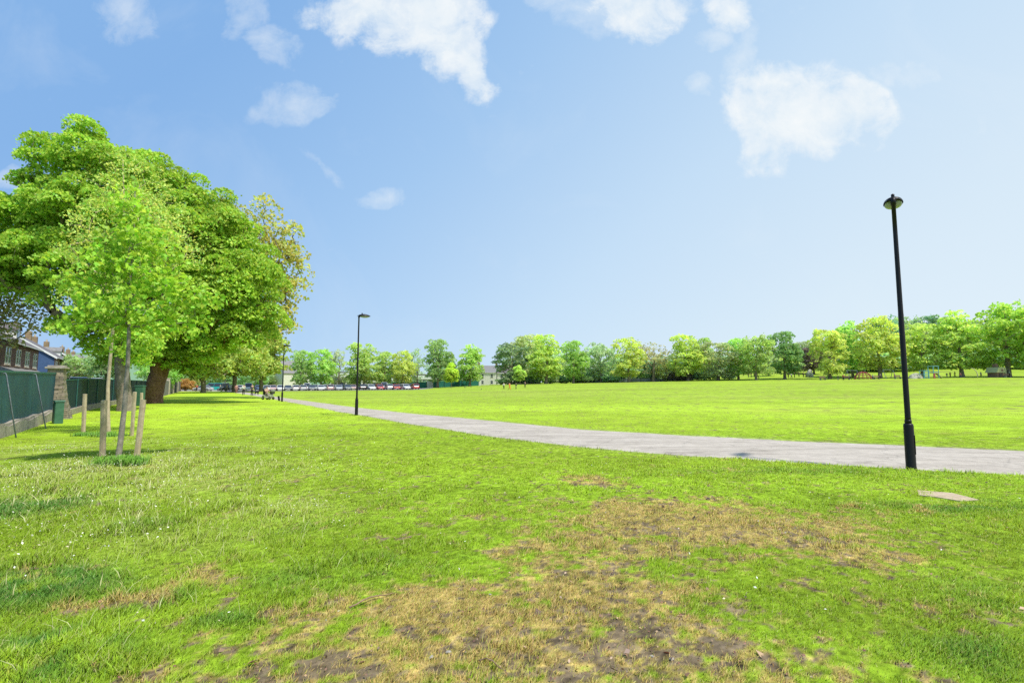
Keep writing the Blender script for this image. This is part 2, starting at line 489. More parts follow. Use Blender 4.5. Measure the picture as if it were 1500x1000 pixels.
# worn fringe beside the path and ground under the trees / behind the fence
pn = np.abs(GY - near_edge(GX)); pf = np.abs(GY - far_edge(GX))
fr = np.exp(-np.minimum(pn, pf) / .22) * (GX > -84) * .35
c = L3(c, np.array([.30, .27, .18]), fr)
far_g = sstep(230, 500, GY) ; c = L3(c, np.array([.16, .30, .12]), far_g * .8)
c = L3(c, np.array([.12, .12, .11]), ((GX < -30 - .57 * (GY - 40) - 4) & (GY > 20)).astype(float))
GZ = GZ - .03 * on_path(GX, GY, .15) + .012 * (fbm(GX * 6, GY * 6, 81, 3) - .5) * near * 2
nxg, nyg = len(xs), len(ys)
idx = np.arange(nxg * nyg).reshape(nyg, nxg)
quads = np.stack([idx[:-1, :-1], idx[:-1, 1:], idx[1:, 1:], idx[1:, :-1]], -1).reshape(-1, 4)
mg, nt, b = newmat('ground_turf')
at = N(nt, 'ShaderNodeAttribute', attribute_name='Col'); oc = objco(nt)
f1 = noise(nt, 14, 8, .75, oc); f2 = noise(nt, .9, 8, .7, oc); f3 = noise(nt, 3.2, 6, .7, oc)
k = mix_rgb(nt, 1.0, at.outputs['Color'], ramp(nt, f1, [(.25, .55), (.5, 1.0), (.75, 1.45)]), 'MULTIPLY')
k = mix_rgb(nt, .8, k, ramp(nt, f3, [(.3, .8), (.5, 1.0), (.7, 1.2)]), 'MULTIPLY')
k = mix_rgb(nt, .6, k, ramp(nt, f2, [(.3, .85), (.5, 1.0), (.7, 1.15)]), 'MULTIPLY')
nt.links.new(k, b.inputs['Base Color']); b.inputs['Roughness'].default_value = .95; b.inputs['Specular IOR Level'].default_value = .05
bump(nt, b, f1, .5, .02)
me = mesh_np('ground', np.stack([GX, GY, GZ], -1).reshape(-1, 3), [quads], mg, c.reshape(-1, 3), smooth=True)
tag(link('ground', me), kind='structure', label='wide mown green park field with worn dry patches', cat='ground')

# path
mp_, nt, b = newmat('path_tarmac'); oc = objco(nt)
f1 = noise(nt, .7, 7, .65, oc); f2 = noise(nt, 60, 4, .7, oc); f3 = noise(nt, 5, 6, .7, oc)
k = ramp(nt, f1, [(.3, (.39, .34, .285)), (.55, (.475, .418, .355)), (.75, (.555, .495, .425))])
k = mix_rgb(nt, 1.0, k, ramp(nt, f2, [(.3, .72), (.55, 1.0), (.8, 1.25)]), 'MULTIPLY')
k = mix_rgb(nt, .6, k, ramp(nt, f3, [(.35, .8), (.55, 1.05)]), 'MULTIPLY')
vor = N(nt, 'ShaderNodeTexVoronoi', feature='DISTANCE_TO_EDGE'); vor.inputs['Scale'].default_value = .55
wv = N(nt, 'ShaderNodeVectorMath', operation='ADD'); nt.links.new(oc, wv.inputs[0])
nn_ = N(nt, 'ShaderNodeTexNoise'); nn_.inputs['Scale'].default_value = 1.3; nn_.inputs['Detail'].default_value = 6; nt.links.new(oc, nn_.inputs['Vector']); nt.links.new(nn_.outputs['Color'], wv.inputs[1])
nt.links.new(wv.outputs[0], vor.inputs['Vector'])
crack = ramp(nt, vor.outputs['Distance'], [(0, .62), (.012, 1.0)])
k = mix_rgb(nt, .7, k, crack, 'MULTIPLY')
mpn = N(nt, 'ShaderNodeMapping'); mpn.inputs['Scale'].default_value = (.35, 2.2, 1); mpn.inputs['Rotation'].default_value = (0, 0, -.45); nt.links.new(oc, mpn.inputs['Vector'])
k = mix_rgb(nt, .75, k, ramp(nt, noise(nt, 1.0, 8, .7, mpn.outputs[0], .5), [(.36, (.66, .64, .62)), (.5, (1, 1, 1)), (.7, (1.08, 1.07, 1.05))]), 'MULTIPLY')
k = mix_rgb(nt, ramp(nt, noise(nt, 9, 8, .75, oc), [(.66, 0), (.72, .8)]), k, (.17, .15, .11))
nt.links.new(k, b.inputs['Base Color']); b.inputs['Roughness'].default_value = .9; b.inputs['Specular IOR Level'].default_value = .2
bump(nt, b, f2, .3, .004)
PX = np.concatenate([np.linspace(60, 14, 60), np.linspace(14, -10, 300)[1:], np.linspace(-10, -84, 300)[1:]])
rows = 14
A = near_edge(PX) + (fbm(PX * 4, PX * 0, 91, 5) - .5) * .5; B = far_edge(PX) + (fbm(PX * 2, PX * 0 + 5, 92, 4) - .5) * .3
T = np.linspace(0, 1, rows)
PY = A[:, None] * (1 - T) + B[:, None] * T
PXX = np.repeat(PX[:, None], rows, 1)
PZ = terrain(PXX, PY) + .004 + .035 * np.sin(T * np.pi)[None, :]
PZ[:, 0] -= .06; PZ[:, -1] -= .06
ii = np.arange(PXX.size).reshape(PXX.shape)
q = np.stack([ii[:-1, :-1], ii[1:, :-1], ii[1:, 1:], ii[:-1, 1:]], -1).reshape(-1, 4)
me = mesh_np('path', np.stack([PXX, PY, PZ], -1).reshape(-1, 3), [q[:, ::-1]], mp_, smooth=True)
tag(link('path', me), kind='structure', label='pale grey tarmac footpath curving across the park', cat='path')
# car park surface
m_cp = mat_noisy('car_park_tarmac', (.20, .19, .18), (.34, .33, .31), 1.5, .9, .2, .01)
mb = MB()
cpx = np.linspace(-96, -22, 38); 
for i in range(len(cpx) - 1):
    for (y0, y1) in ((124.5, 134), (134, 146)):
        mb.poly([onground(cpx[i], y0, .03), onground(cpx[i + 1], y0, .03), onground(cpx[i + 1], y1, .03), onground(cpx[i], y1, .03)])
tag(mb.build('road', m_cp), kind='structure', label='grey tarmac car park beyond the field', cat='road')

# ---------------------------------------------------------------- grass blades
def make_blades():
    P = []; S = []
    def tier(y0, y1, n, umax=1.22):
        # uniform per area in u,Y
        Y = np.sqrt(rng.uniform(y0 ** 2, y1 ** 2, n)); u = rng.uniform(-umax, umax, n)
        return u * Y, Y
    tiers = [(1.9, 4.2, 240000), (4.2, 7, 250000), (7, 11, 210000), (11, 18, 170000), (18, 30, 130000), (30, 48, 60000)]
    Vs = []; T3 = []; Q4 = []; Cs = []; off = 0
    for (y0, y1, n) in tiers:
        x, y = tier(y0, y1, n)
        # clumping
        cl = fbm(x * 5, y * 5, 101, 3)
        keep = (rng.random(n) < sstep(.12, .5, cl) * .5 + .5) & ~on_path(x, y, .0)
        fence = x < (-18.5 - .62 * (y - 18)) - .1
        keep &= ~fence
        x, y = x[keep], y[keep]
        c, (dry, soil, straw, weed, tall) = grass_colour(x, y)
        r = rng.random(len(x))
        keep = r < (1 - soil * .86) * (1 - dry * .15)
        x, y, c = x[keep], y[keep], c[keep]; dry, soil, straw, weed, tall = [a[keep] for a in (dry, soil, straw, weed, tall)]
        n = len(x); r1, r2, r3, r4 = rng.random((4, n))
        beyond = y > far_edge(x)
        tuft = sstep(.5, .75, fbm(x * 2.3, y * 2.3, 111, 3))
        h = .016 + .02 * r1 + .022 * tuft
        h = np.where(beyond, .018 + .014 * r1, h)
        h = h + tall * (.012 + .075 * r1 * tuft) + weed * .035
        h = h * (1 - .15 * dry) + dry * .010
        edge = np.exp(-np.abs(y - near_edge(x)) / .25) * .07; h = h + edge * r2
        w = np.maximum(.0035, y * .00085) * (.7 + .7 * r2)
        # colour
        dv = np.array([[.74, .50, .19], [.64, .46, .16], [.76, .54, .26], [.50, .48, .10], [.48, .30, .14]])[rng.integers(0, 5, n)]
        c = L3(c, dv, np.clip(dry * (.40 + 1.2 * r3), 0, 1) * .95)
        yel = (r4 < .06 + .20 * straw)
        c = np.where(yel[:, None], c * .35 + np.array([.58, .52, .24]) * .65, c)
        c = c * (.62 + .72 * rng.random(n))[:, None]
        c = c * np.array([1, 1, 1]) + (rng.random((n, 3)) - .5) * np.array([.06, .03, .01])
        c = np.clip(c, .004, .9)
        strawlong = (rng.random(n) < straw * .03 + tall * .006)
        h = np.where(strawlong, h * 1.9 + .05, h)
        c = np.where(strawlong[:, None], np.array([.66, .66, .32]) * (.7 + .5 * r1)[:, None], c)
        w = np.where(strawlong, w * .7, w)
        broad = (rng.random(n) < weed * .5 + .05)
        w = np.where(broad, w * 2.6, w); h = np.where(broad, h * .75, h)
        z = terrain(x, y) - .012
        az = rng.random(n) * 2 * np.pi; lean = (.25 + .8 * rng.random(n)) * h
        bend = np.where(strawlong, 1.3, .9)
        la = az + (rng.random(n) - .5) * 1.5 ; wind = .012
        lx, ly = np.cos(la) * lean * bend + wind, np.sin(la) * lean * bend
        sx, sy = -np.sin(az) * w / 2, np.cos(az) * w / 2
        base = np.stack([x, y, z], -1); side = np.stack([sx, sy, 0 * sx], -1)
        if y1 <= 11:
            mid = base + np.stack([lx * .35, ly * .35, h * .6], -1)
            tip = base + np.stack([lx, ly, h], -1)
            V = np.stack([base - side, base + side, mid - side * .8, mid + side * .8, tip], 1)
            i0 = off + np.arange(n) * 5
            Q4.append(np.stack([i0, i0 + 1, i0 + 3, i0 + 2], -1)); T3.append(np.stack([i0 + 2, i0 + 3, i0 + 4], -1))
            cc = np.repeat(c[:, None], 5, 1); cc[:, :2] *= .86; cc[:, 4] *= 1.14  # blade shading in the colour: darker foot, lighter tip
            off += 5 * n; Vs.append(V.reshape(-1, 3)); Cs.append(cc.reshape(-1, 3))
        else:
            tip = base + np.stack([lx, ly, h], -1)
            V = np.stack([base - side, base + side, tip], 1)
            i0 = off + np.arange(n) * 3
            T3.append(np.stack([i0, i0 + 1, i0 + 2], -1))
            cc = np.repeat(c[:, None], 3, 1); cc[:, :2] *= .86  # same foot shading put into the blade colour
            off += 3 * n; Vs.append(V.reshape(-1, 3)); Cs.append(cc.reshape(-1, 3))
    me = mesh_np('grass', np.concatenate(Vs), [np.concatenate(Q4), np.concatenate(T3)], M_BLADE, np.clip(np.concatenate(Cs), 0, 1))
    tag(link('grass', me), kind='stuff', label='short green park grass with dry and long patches', cat='grass')
make_blades()

# ---------------------------------------------------------------- foliage
LEAF_QUAD = (np.array([[-.5, -.35, 0], [.5, -.35, 0], [.42, .45, .14], [-.42, .45, .14]]), [np.array([[0, 1, 2, 3]])])
def maple():
    # five-lobed leaf, tip at +y
    pts = [(0, -.45), (.20, -.34), (.44, -.42), (.34, -.12), (.56, .08), (.28, .12), (.20, .30), (0, .58), (-.20, .30), (-.28, .12), (-.56, .08), (-.34, -.12), (-.44, -.42), (-.20, -.34)]
    V = [(0, 0, .06)] + [(x, y, -.10 * (x * x * 3 + max(y, 0) * .8)) for x, y in pts]
    n = len(pts)
    return np.array(V), [np.array([[0, 1 + i, 1 + (i + 1) % n] for i in range(n)])]
LEAF_MAPLE = maple()
LEAF_DIA = (np.array([[0, -.55, 0], [.34, 0, .06], [0, .6, -.08], [-.34, 0, .06]]), [np.array([[0, 1, 2, 3]])])

def leafmesh(name, P, Nn, size, cols, shape, mat, hang=0.0):
    n = len(P); LV, LF = shape
    Nn = Nn / (np.linalg.norm(Nn, axis=1, keepdims=True) + 1e-9)
    t = rng.normal(size=(n, 3)); t[:, 2] -= hang * 3
    t = t - (t * Nn).sum(1, keepdims=True) * Nn; t /= (np.linalg.norm(t, axis=1, keepdims=True) + 1e-9)
    s = np.cross(t, Nn)
    V = P[:, None] + size[:, None, None] * (s[:, None] * LV[None, :, :1] + t[:, None] * LV[None, :, 1:2] + Nn[:, None] * LV[None, :, 2:3])
    k = len(LV); off = (np.arange(n) * k)[:, None, None]
    Fs = [(f[None] + off).reshape(-1, f.shape[1]) for f in LF]
    C = np.repeat(cols[:, None], k, 1).reshape(-1, 3)
    return mesh_np(name, V.reshape(-1, 3), Fs, mat, np.clip(C, 0, 1))

def sample_pads(blobs, npads, r, gen, spread=.75, inner=.2, zsq=.6):
    """pad centres near the outer surface of a union of ellipsoids"""
    out = []; tries = 0
    W = np.array([(b[3] * b[4] * b[5]) ** (2 / 3) for b in blobs]); W = W / W.sum()
    while len(out) < npads and tries < npads * 60:
        tries += 1
        b = blobs[gen.choice(len(blobs), p=W)]
        d = gen.normal(size=3); d /= np.linalg.norm(d)
        if d[2] < -.55 and gen.random() < .35: continue
        k = gen.uniform(.72, 1.0) if gen.random() > inner else gen.uniform(.2, .72)
        p = np.array(b[:3]) + d * k * np.array(b[3:6])
        deep = False
        if k > .72:
            for o in blobs:
                if o is b: continue
                if (((p - np.array(o[:3])) / np.array(o[3:6])) ** 2).sum() < .5: deep = True; break
        if deep and gen.random() < .8: continue
        if any((((p - q) * np.array([1, 1, 1 / zsq])) ** 2).sum() < (r * spread) ** 2 for q in out): continue
        out.append(p)
    return np.array(out)

def skeleton(base, top, trunk_r, pads, gen, tip_r=.02, lean=(0, 0), fork=.35, wig=.12):
    """trunk nodes + one limb to every pad, attached to the nearest existing node"""
    base = np.array(base, float); top = np.array(top, float)
    nt_ = 12
    pos = []; par = []
    for i in range(nt_ + 1):
        t = i / nt_
        p = base * (1 - t) + top * t
        p[:2] += np.array(lean) * math.sin(t * math.pi) + gen.normal(size=2) * trunk_r * .18 * (t > .1)
        pos.append(p); par.append(i - 1)
    first = int(nt_ * fork)
    order = np.argsort(np.linalg.norm(pads - (base * .5 + top * .5), axis=1))
    H = np.linalg.norm(top - base)
    tips = []
    for j in order:
        q = pads[j]; A = np.array(pos)
        d = q - A; L = np.linalg.norm(d, axis=1)
        cost = L + np.maximum(0, .35 * L - d[:, 2]) * .9
        cost[:first] = 1e9
        k = int(np.argmin(cost)); L = L[k]
        if L < 1e-3: continue
        n = max(2, int(L / (H * .07)))
        a = A[k]
        mid = a * .5 + q * .5; mid = mid + np.array([0, 0, -1]) * 0 + gen.normal(size=3) * L * wig
        mid[2] += L * .05
        prev = k
        for i in range(1, n + 1):
            t = i / n
            p = a * (1 - t) ** 2 + 2 * mid * t * (1 - t) + q * t * t
            pos.append(p); par.append(prev); prev = len(pos) - 1
        tips.append(prev)
    m = len(pos); w = np.zeros(m)
    for t in tips: w[t] += 1
    for i in range(m - 1, 0, -1):
        w[par[i]] += w[i]
    w = np.maximum(w, .5)
    rad = tip_r * w ** .5
    kk = trunk_r / rad[1]
    rad = np.maximum(tip_r, rad * (kk if kk < 1 else 1)) if kk < 1 else tip_r * w ** (math.log(trunk_r / tip_r) / math.log(max(w[1], 2)))
    return np.array(pos), par, rad, first

def limbs_mesh(name, pos, par, rad, mat, sides=6, flare=1.5, minr=0.0, trunk_n=12):
    mb = MB()
    # trunk as a lofted tube with root flare
    idx = [i for i in range(trunk_n + 1)]
    pts = []; rr = []
    for i in idx:
        pts.append(pos[i]); rr.append(rad[i] * (flare if i == 0 else 1 + (flare - 1) * .25 if i == 1 else 1))
    # refine the foot of the trunk
    P = [pts[0] + np.array([0, 0, -.15])]; Rr = [rr[0] * 1.05]
    for i in range(len(pts) - 1):
        for s in range(3):
            t = s / 3; P.append(pts[i] * (1 - t) + pts[i + 1] * t); Rr.append(rr[i] * (1 - t) + rr[i + 1] * t if i else rr[1] + (rr[0] - rr[1]) * (1 - t) ** 2)
    P.append(pts[-1]); Rr.append(rr[-1])
    mb.tube(P, Rr, max(10, sides * 2), noise=.10)
    for i in range(trunk_n + 1, len(pos)):
        if rad[i] < minr: continue
        p = par[i]; r0 = min(rad[p], rad[i] * 1.35)
        a, b_ = pos[p], pos[i]
        mb.tube([a - (b_ - a) * .05, b_], [r0, rad[i]], sides if rad[i] > .06 else 4, cap=False)
    o = mb.build(name, mat, smooth=True)
    me = o.data; bpy.data.objects.remove(o); return me

def pad_leaves(pads, r, per, gen, zf=.55, droop=.3, lo=-.35, rvar=.35, colf=None, jit=.7):
    Ps = []; Ns = []; Cs = []
    for c in pads:
        rr = r * gen.uniform(1 - rvar, 1 + rvar); n = int(per * (rr / r) ** 2)
        d = gen.normal(size=(n, 3)); d /= np.linalg.norm(d, axis=1, keepdims=True)
        d[:, 2] = np.where(d[:, 2] < lo, -d[:, 2], d[:, 2])
        k = gen.uniform(.55, 1.05, n)[:, None] ** .6
        az = gen.uniform(0, 6.28); st = gen.uniform(1.0, 1.35)
        e = d * k
        ex = e[:, 0] * st; ey = e[:, 1] / st ** .5
        p = np.stack([(ex * math.cos(az) - ey * math.sin(az)) * rr, (ex * math.sin(az) + ey * math.cos(az)) * rr, e[:, 2] * rr * zf - droop * rr * (e[:, 0] ** 2 + e[:, 1] ** 2)], -1) + c
        Ps.append(p); nn = d * np.array([.8, .8, 1.3]) + gen.normal(size=(n, 3)) * jit; nn[:, 2] = np.abs(nn[:, 2]) * .9 + .05
        Ns.append(nn)
        b = gen.uniform(.82, 1.15) * gen.uniform(.75, 1.2, n)
        Cs.append(b)
    return np.concatenate(Ps), np.concatenate(Ns), np.concatenate(Cs)

def crown_colours(bf, gen, base, yel=.12, under=None):
    n = len(bf); c = np.array(base)[None] * bf[:, None]
    hue = np.clip(gen.normal(size=n), -2, 2) * yel
    c[:, 0] *= (1 + hue); c[:, 2] *= (1 + gen.random(n) * .4)
    return c

# ----------------------------------------- far tree prototypes (unit: metres, H ~ 14)
def far_proto(seed, H=14, W=9.5, cb=1.5, npads=125, pr=1.0, per=46, leaf=.36, kind='round', sparse=1.0, flowers=False):
    g = np.random.default_rng(seed)
    R_ = W / 2; blobs = []
    zc = (H + cb) / 2; hz = (H - cb) / 2
    if kind == 'round': blobs.append((0, 0, zc, R_ * .85, R_ * .85, hz * .86))
    elif kind == 'tall': blobs += [(0, 0, zc - hz * .25, R_ * .85, R_ * .85, hz * .72), (0, 0, zc + hz * .35, R_ * .6, R_ * .6, hz * .62)]
    elif kind == 'wide': blobs += [(-R_ * .4, 0, zc - .5, R_ * .65, R_ * .7, hz * .75), (R_ * .4, 0, zc - .2, R_ * .65, R_ * .7, hz * .8)]
    for i in range(7):
        a = g.uniform(0, 6.28); zz = g.uniform(-.75, .8)
        rr = R_ * .62 * math.sqrt(max(.1, 1 - zz * zz * .8))
        s = g.uniform(.28, .46) * R_
        blobs.append((math.cos(a) * rr, math.sin(a) * rr, zc + zz * hz * .8, s * 1.15, s * 1.15, s * .95))
    for i in range(4):
        a = g.uniform(0, 6.28); blobs.append((math.cos(a) * R_ * .45, math.sin(a) * R_ * .45, cb + H * .10, R_ * .42, R_ * .42, H * .10))
    pads = sample_pads(blobs, npads, pr, g, .72, .25)
    P, Nn, bf = pad_leaves(pads, pr, per * sparse, g, zf=.62, droop=.2)
    # loose outer sprays to break up the outline
    k = int(len(P) * .12); j = g.choice(len(P), k)
    P = np.concatenate([P, P[j] + g.normal(size=(k, 3)) * .24]); Nn = np.concatenate([Nn, g.normal(size=(k, 3))]); bf = np.concatenate([bf, bf[j]])
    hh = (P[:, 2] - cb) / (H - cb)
    C = crown_colours(bf * (.80 + .28 * np.clip(hh, 0, 1)), g, (1, 1, 1), .10)  # leaves darker low down: crown shade put into their colour
    if flowers:
        f = g.random(len(P)) < .10
        C[f] = np.array([2.1, 1.6, 2.6]) * g.uniform(.7, 1.0, (f.sum(), 1))
    sz = leaf * g.uniform(.6, 1.25, len(P))
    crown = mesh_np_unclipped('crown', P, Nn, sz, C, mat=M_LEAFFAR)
    pos, par, rad, first = skeleton((0, 0, 0), (g.normal() * .4, g.normal() * .4, H * .72), .33 * (H / 14), pads, g, .035, fork=.28)
    trunk = limbs_mesh('trunk', pos, par, rad, M_BARK, 5, 1.6, minr=.04)
    return crown, trunk

def mesh_np_unclipped(name, P, Nn, sz, C, shape=LEAF_QUAD, hang=0, mat=None):
    n = len(P); LV, LF = shape
    Nn = Nn / (np.linalg.norm(Nn, axis=1, keepdims=True) + 1e-9)
    t = rng.normal(size=(n, 3)); t[:, 2] -= hang * 3
    t = t - (t * Nn).sum(1, keepdims=True) * Nn; t /= (np.linalg.norm(t, axis=1, keepdims=True) + 1e-9)
    s = np.cross(t, Nn)
    V = P[:, None] + sz[:, None, None] * (s[:, None] * LV[None, :, :1] + t[:, None] * LV[None, :, 1:2] + Nn[:, None] * LV[None, :, 2:3])
    k = len(LV); off = (np.arange(n) * k)[:, None, None]
    Fs = [(f[None] + off).reshape(-1, f.shape[1]) for f in LF]
    return mesh_np(name, V.reshape(-1, 3), Fs, mat or M_LEAF, np.repeat(C[:, None], k, 1).reshape(-1, 3))

PROTO = {
    'round': [far_proto(101, kind='round'), far_proto(102, kind='round', W=10.5), far_proto(103, kind='round', cb=1.2)],
    'tall': [far_proto(111, kind='tall', W=8.5), far_proto(112, kind='tall', W=8), far_proto(113, kind='tall', W=9)],
    'wide': [far_proto(121, kind='wide', W=11), far_proto(122, kind='wide', W=11.5, cb=1.4)],
    'sparse': [far_proto(131, kind='round', sparse=.42, npads=95), far_proto(132, kind='tall', sparse=.45, npads=95, W=9)],
    'flower': [far_proto(141, kind='round', flowers=True, cb=.8, W=10), far_proto(142, kind='wide', flowers=True, W=11)],
    'small': [far_proto(151, H=14, W=9.5, cb=2.5, npads=42, pr=1.7, per=80, leaf=.8, kind='tall')],
}
def psize(cr):
    co_ = np.empty(len(cr.vertices) * 3, np.float32); cr.vertices.foreach_get('co', co_); co_ = co_.reshape(-1, 3)
    return np.percentile(co_[:, 2], 99.7), np.percentile(co_[:, 0], 99) - np.percentile(co_[:, 0], 1)
PS = {k: [psize(c_) for c_, t_ in v] for k, v in PROTO.items()}
PW = {'round': (9.5, 10.5, 9.5), 'tall': (8.5, 8, 9), 'wide': (11, 11.5), 'sparse': (9.5, 9), 'flower': (10, 11), 'small': (9.5,)}
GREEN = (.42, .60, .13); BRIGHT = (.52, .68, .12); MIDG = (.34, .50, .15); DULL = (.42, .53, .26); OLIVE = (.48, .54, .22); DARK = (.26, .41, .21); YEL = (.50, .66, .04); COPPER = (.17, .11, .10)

def far_tree(px, top, w, Y, kind, col, label, group='trees lining the far edge of the field', base=None, name='tree', rz=None):
    """px,top: where it stands and how high it reads; w its crown width in photo pixels"""
    pr = PROTO[kind]; i = random.randrange(len(pr)); crown, trunk = pr[i]
    d = ray(px, 560); X = d[0] / d[1] * Y
    z0 = float(terrain(X, Y)) - .05
    ztop = wp(px, top, Y)[2]
    H = ztop - z0; sz = H / PS[kind][i][0]; sx = (w / F * Y) / PS[kind][i][1] * 1.0
    root = empty(name, (X, Y, z0), rz if rz is not None else random.uniform(0, 6.28), label, 'tree', group)
    root.scale = (sx, sx, sz)
    c = link('crown', crown, root); c.color = (*[min(.88, v * random.uniform(1.18, 1.38) + k_) for v, k_ in zip(col, (.05, .06, .075))], 1)  # crown colour lifted and blued: distance haze mixed into the tint
    link('trunk', trunk, root)
    return root

T = far_tree
G1 = 'trees lining the far edge of the field'
T(440,513,34,146,'round',GREEN,'full green tree behind the parked cars, leftmost of its row')
T(470,512,40,148,'round',GREEN,'wide green tree behind parked cars, second from the left of its row')
T(496,512,27,152,'sparse',DULL,'thin see-through tree left of the long white building')
T(533,503,44,146,'tall',GREEN,'tall green tree directly behind the second lamp post')
T(563,515,37,150,'round',GREEN,'rounded green tree over the right end of the long white building')
T(590,514,34,148,'round',BRIGHT,'light green tree behind the red parked car')
T(611,511,30,154,'sparse',DULL,'sparse greyish tree with bare limbs behind the end of the car row')
T(641,497,45,146,'round',MIDG,'large dark green tree left of the small yellow tree')
T(661,531,20,138,'small',YEL,'small bright yellow-green young tree between two large trees')
T(688,505,41,146,'tall',GREEN,'tall leafy tree standing alone just left of the gap in the trees')
T(747,504,46,150,'flower',(.20,.32,.11),'dark horse chestnut with white blossom right of the gap in the trees')
T(768,492,50,166,'round',OLIVE,'pale green tree rising behind the blossoming chestnut')
T(762,535,18,142,'small',BRIGHT,'small light green tree in front of the dark chestnut')
T(800,490,48,148,'tall',BRIGHT,'tall bright green tree right of the dark chestnut')
T(840,499,42,150,'round',GREEN,'green tree with airy top, second to the right of the chestnut')
T(880,502,46,154,'flower',DULL,'dull grey green tree with pale blossom among bright trees')
T(921,495,39,148,'tall',BRIGHT,'narrow bright green tree left of the brownish tree')
T(957,502,46,152,'sparse',(.44, .44, .17),'brownish olive tree with visible dark limbs')
T(1008,491,42,148,'tall',BRIGHT,'tall bright green tree right of the brownish tree')
T(1033,495,30,160,'round',GREEN,'green tree half hidden behind the pale blossoming tree')
T(1052,501,50,146,'flower',(.36,.43,.18),'rounded olive tree with cream blossom and split trunk')
T(1082,495,34,146,'round',GREEN,'green tree just right of the cream blossoming tree')
T(1108,492,41,140,'round',GREEN,'leafy green tree on the grass bank behind the dark group of walkers')
T(1127,505,30,158,'sparse',DULL,'thin tree on the bank between two rounded trees')
T(1150,486,47,142,'round',(.27,.40,.11),'round dark crowned tree standing clear on the grass bank')
T(1193,506,32,158,'round',COPPER,'copper beech with dark purple leaves left of the bright trees')
T(1216,482,50,136,'round',BRIGHT,'broad bright green tree right of the copper beech')
T(1250,471,42,144,'tall',GREEN,'tall green tree with pale top between two broad bright trees')
T(1290,465,62,134,'round',BRIGHT,'broad bright green tree left of the near lamp post')
T(1352,474,54,132,'round',BRIGHT,'bright green tree beside the blue climbing frame')
T(1410,456,60,128,'tall',BRIGHT,'tall bright tree behind the playground, right of the climbing frame')
T(1478,443,100,126,'wide',(.40,.56,.06),'very large spreading tree at the right edge by the play hut')
T(1535,440,70,124,'round',GREEN,'green tree outside the right of the large spreading tree')
G2 = 'trees on the hill behind the playground'
for (px, tp, w, Y, kd, cl, lb) in [
    (1180,500,34,205,'round',DULL,'dull distant tree in the dip behind the copper beech'),
    (1240,480,40,200,'round',MIDG,'dark hill tree behind the tall pale-topped tree'),
    (1300,464,40,205,'round',DARK,'dark hill tree behind the broad bright tree left of the lamp post'),
    (1335,464,44,210,'wide',MIDG,'hill tree just right of the near lamp post, above the bright tree'),
    (1365,463,40,215,'round',DARK,'dark hill tree above the blue climbing frame'),
    (1392,462,44,210,'wide',(.2,.33,.12),'dark hill tree rising left of the tall playground tree'),
    (1375,478,34,180,'sparse',OLIVE,'pale olive tree in the gap left of the tall playground tree'),
    (1440,470,46,190,'round',MIDG,'mid green hill tree between the tall tree and the spreading tree'),
    (1325,490,40,172,'round',GREEN,'green tree low behind the near lamp post'),
    (1385,505,36,168,'round',DARK,'dark low tree behind the climbing frame'),
    (1440,505,40,168,'round',DARK,'dark low tree behind the play hut'),
    (1270,500,40,170,'round',DARK,'dark low tree behind the red play structure'),
    (1500,480,60,185,'wide',MIDG,'hill tree behind the right edge spreading tree')]:
    T(px, tp, w, Y, kd, cl, lb, G2)
G3 = 'distant trees seen between the near ones'
for (px, tp, w, Y, kd, cl, lb) in [
    (720,550,14,230,'round',DULL,'small distant tree in the gap before the stone houses'),
    (820,515,60,185,'wide',DULL,'grey green distant tree behind the tall bright pair'),
    (905,520,60,190,'wide',DULL,'distant grey tree behind the narrow bright tree'),
    (985,518,60,190,'wide',DARK,'dark distant tree behind the brownish tree'),
    (1040,522,60,185,'wide',DARK,'dark distant tree behind the blossoming trees'),
    (1095,520,50,190,'round',MIDG,'distant tree on the bank behind the walkers'),
    (650,530,60,200,'wide',DARK,'dark distant tree low behind the small yellow tree'),
    (580,535,60,200,'wide',DARK,'dark distant tree low behind the car park')]:
    T(px, tp, w, Y, kd, cl, lb, G3)

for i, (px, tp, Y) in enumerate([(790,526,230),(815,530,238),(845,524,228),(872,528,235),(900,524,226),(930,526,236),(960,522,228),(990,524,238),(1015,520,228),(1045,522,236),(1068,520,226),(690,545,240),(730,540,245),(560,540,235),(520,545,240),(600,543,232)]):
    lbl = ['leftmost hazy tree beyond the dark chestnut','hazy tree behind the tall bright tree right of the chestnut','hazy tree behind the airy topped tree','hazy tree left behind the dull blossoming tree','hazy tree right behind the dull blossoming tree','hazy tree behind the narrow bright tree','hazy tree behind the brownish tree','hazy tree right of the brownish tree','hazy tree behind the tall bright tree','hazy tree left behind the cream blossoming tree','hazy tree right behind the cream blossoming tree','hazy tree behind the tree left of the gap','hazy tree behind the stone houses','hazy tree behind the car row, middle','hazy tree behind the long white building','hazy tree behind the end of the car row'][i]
    T(px, tp, 58, Y, 'wide', (.42, .52, .38), lbl, G3)  # pale tint carries the haze of these backdrop trees
for i, (px, tp, Y, lbl) in enumerate([(262,538,150,'green tree behind the far end of the wall'),(285,542,165,'green tree behind the orange shrub'),(308,540,170,'green tree behind the teal van'),(330,542,160,'green tree behind the black saloon'),(352,541,172,'green tree behind the white hatchback and walkers'),(374,543,165,'green tree behind the white van'),(395,546,175,'small green tree left of the cream house')]):
    T(px, tp, 34, Y, 'round' if i % 2 else 'wide', (.36, .50, .2), lbl, 'trees behind the car park, seen under the near crowns')
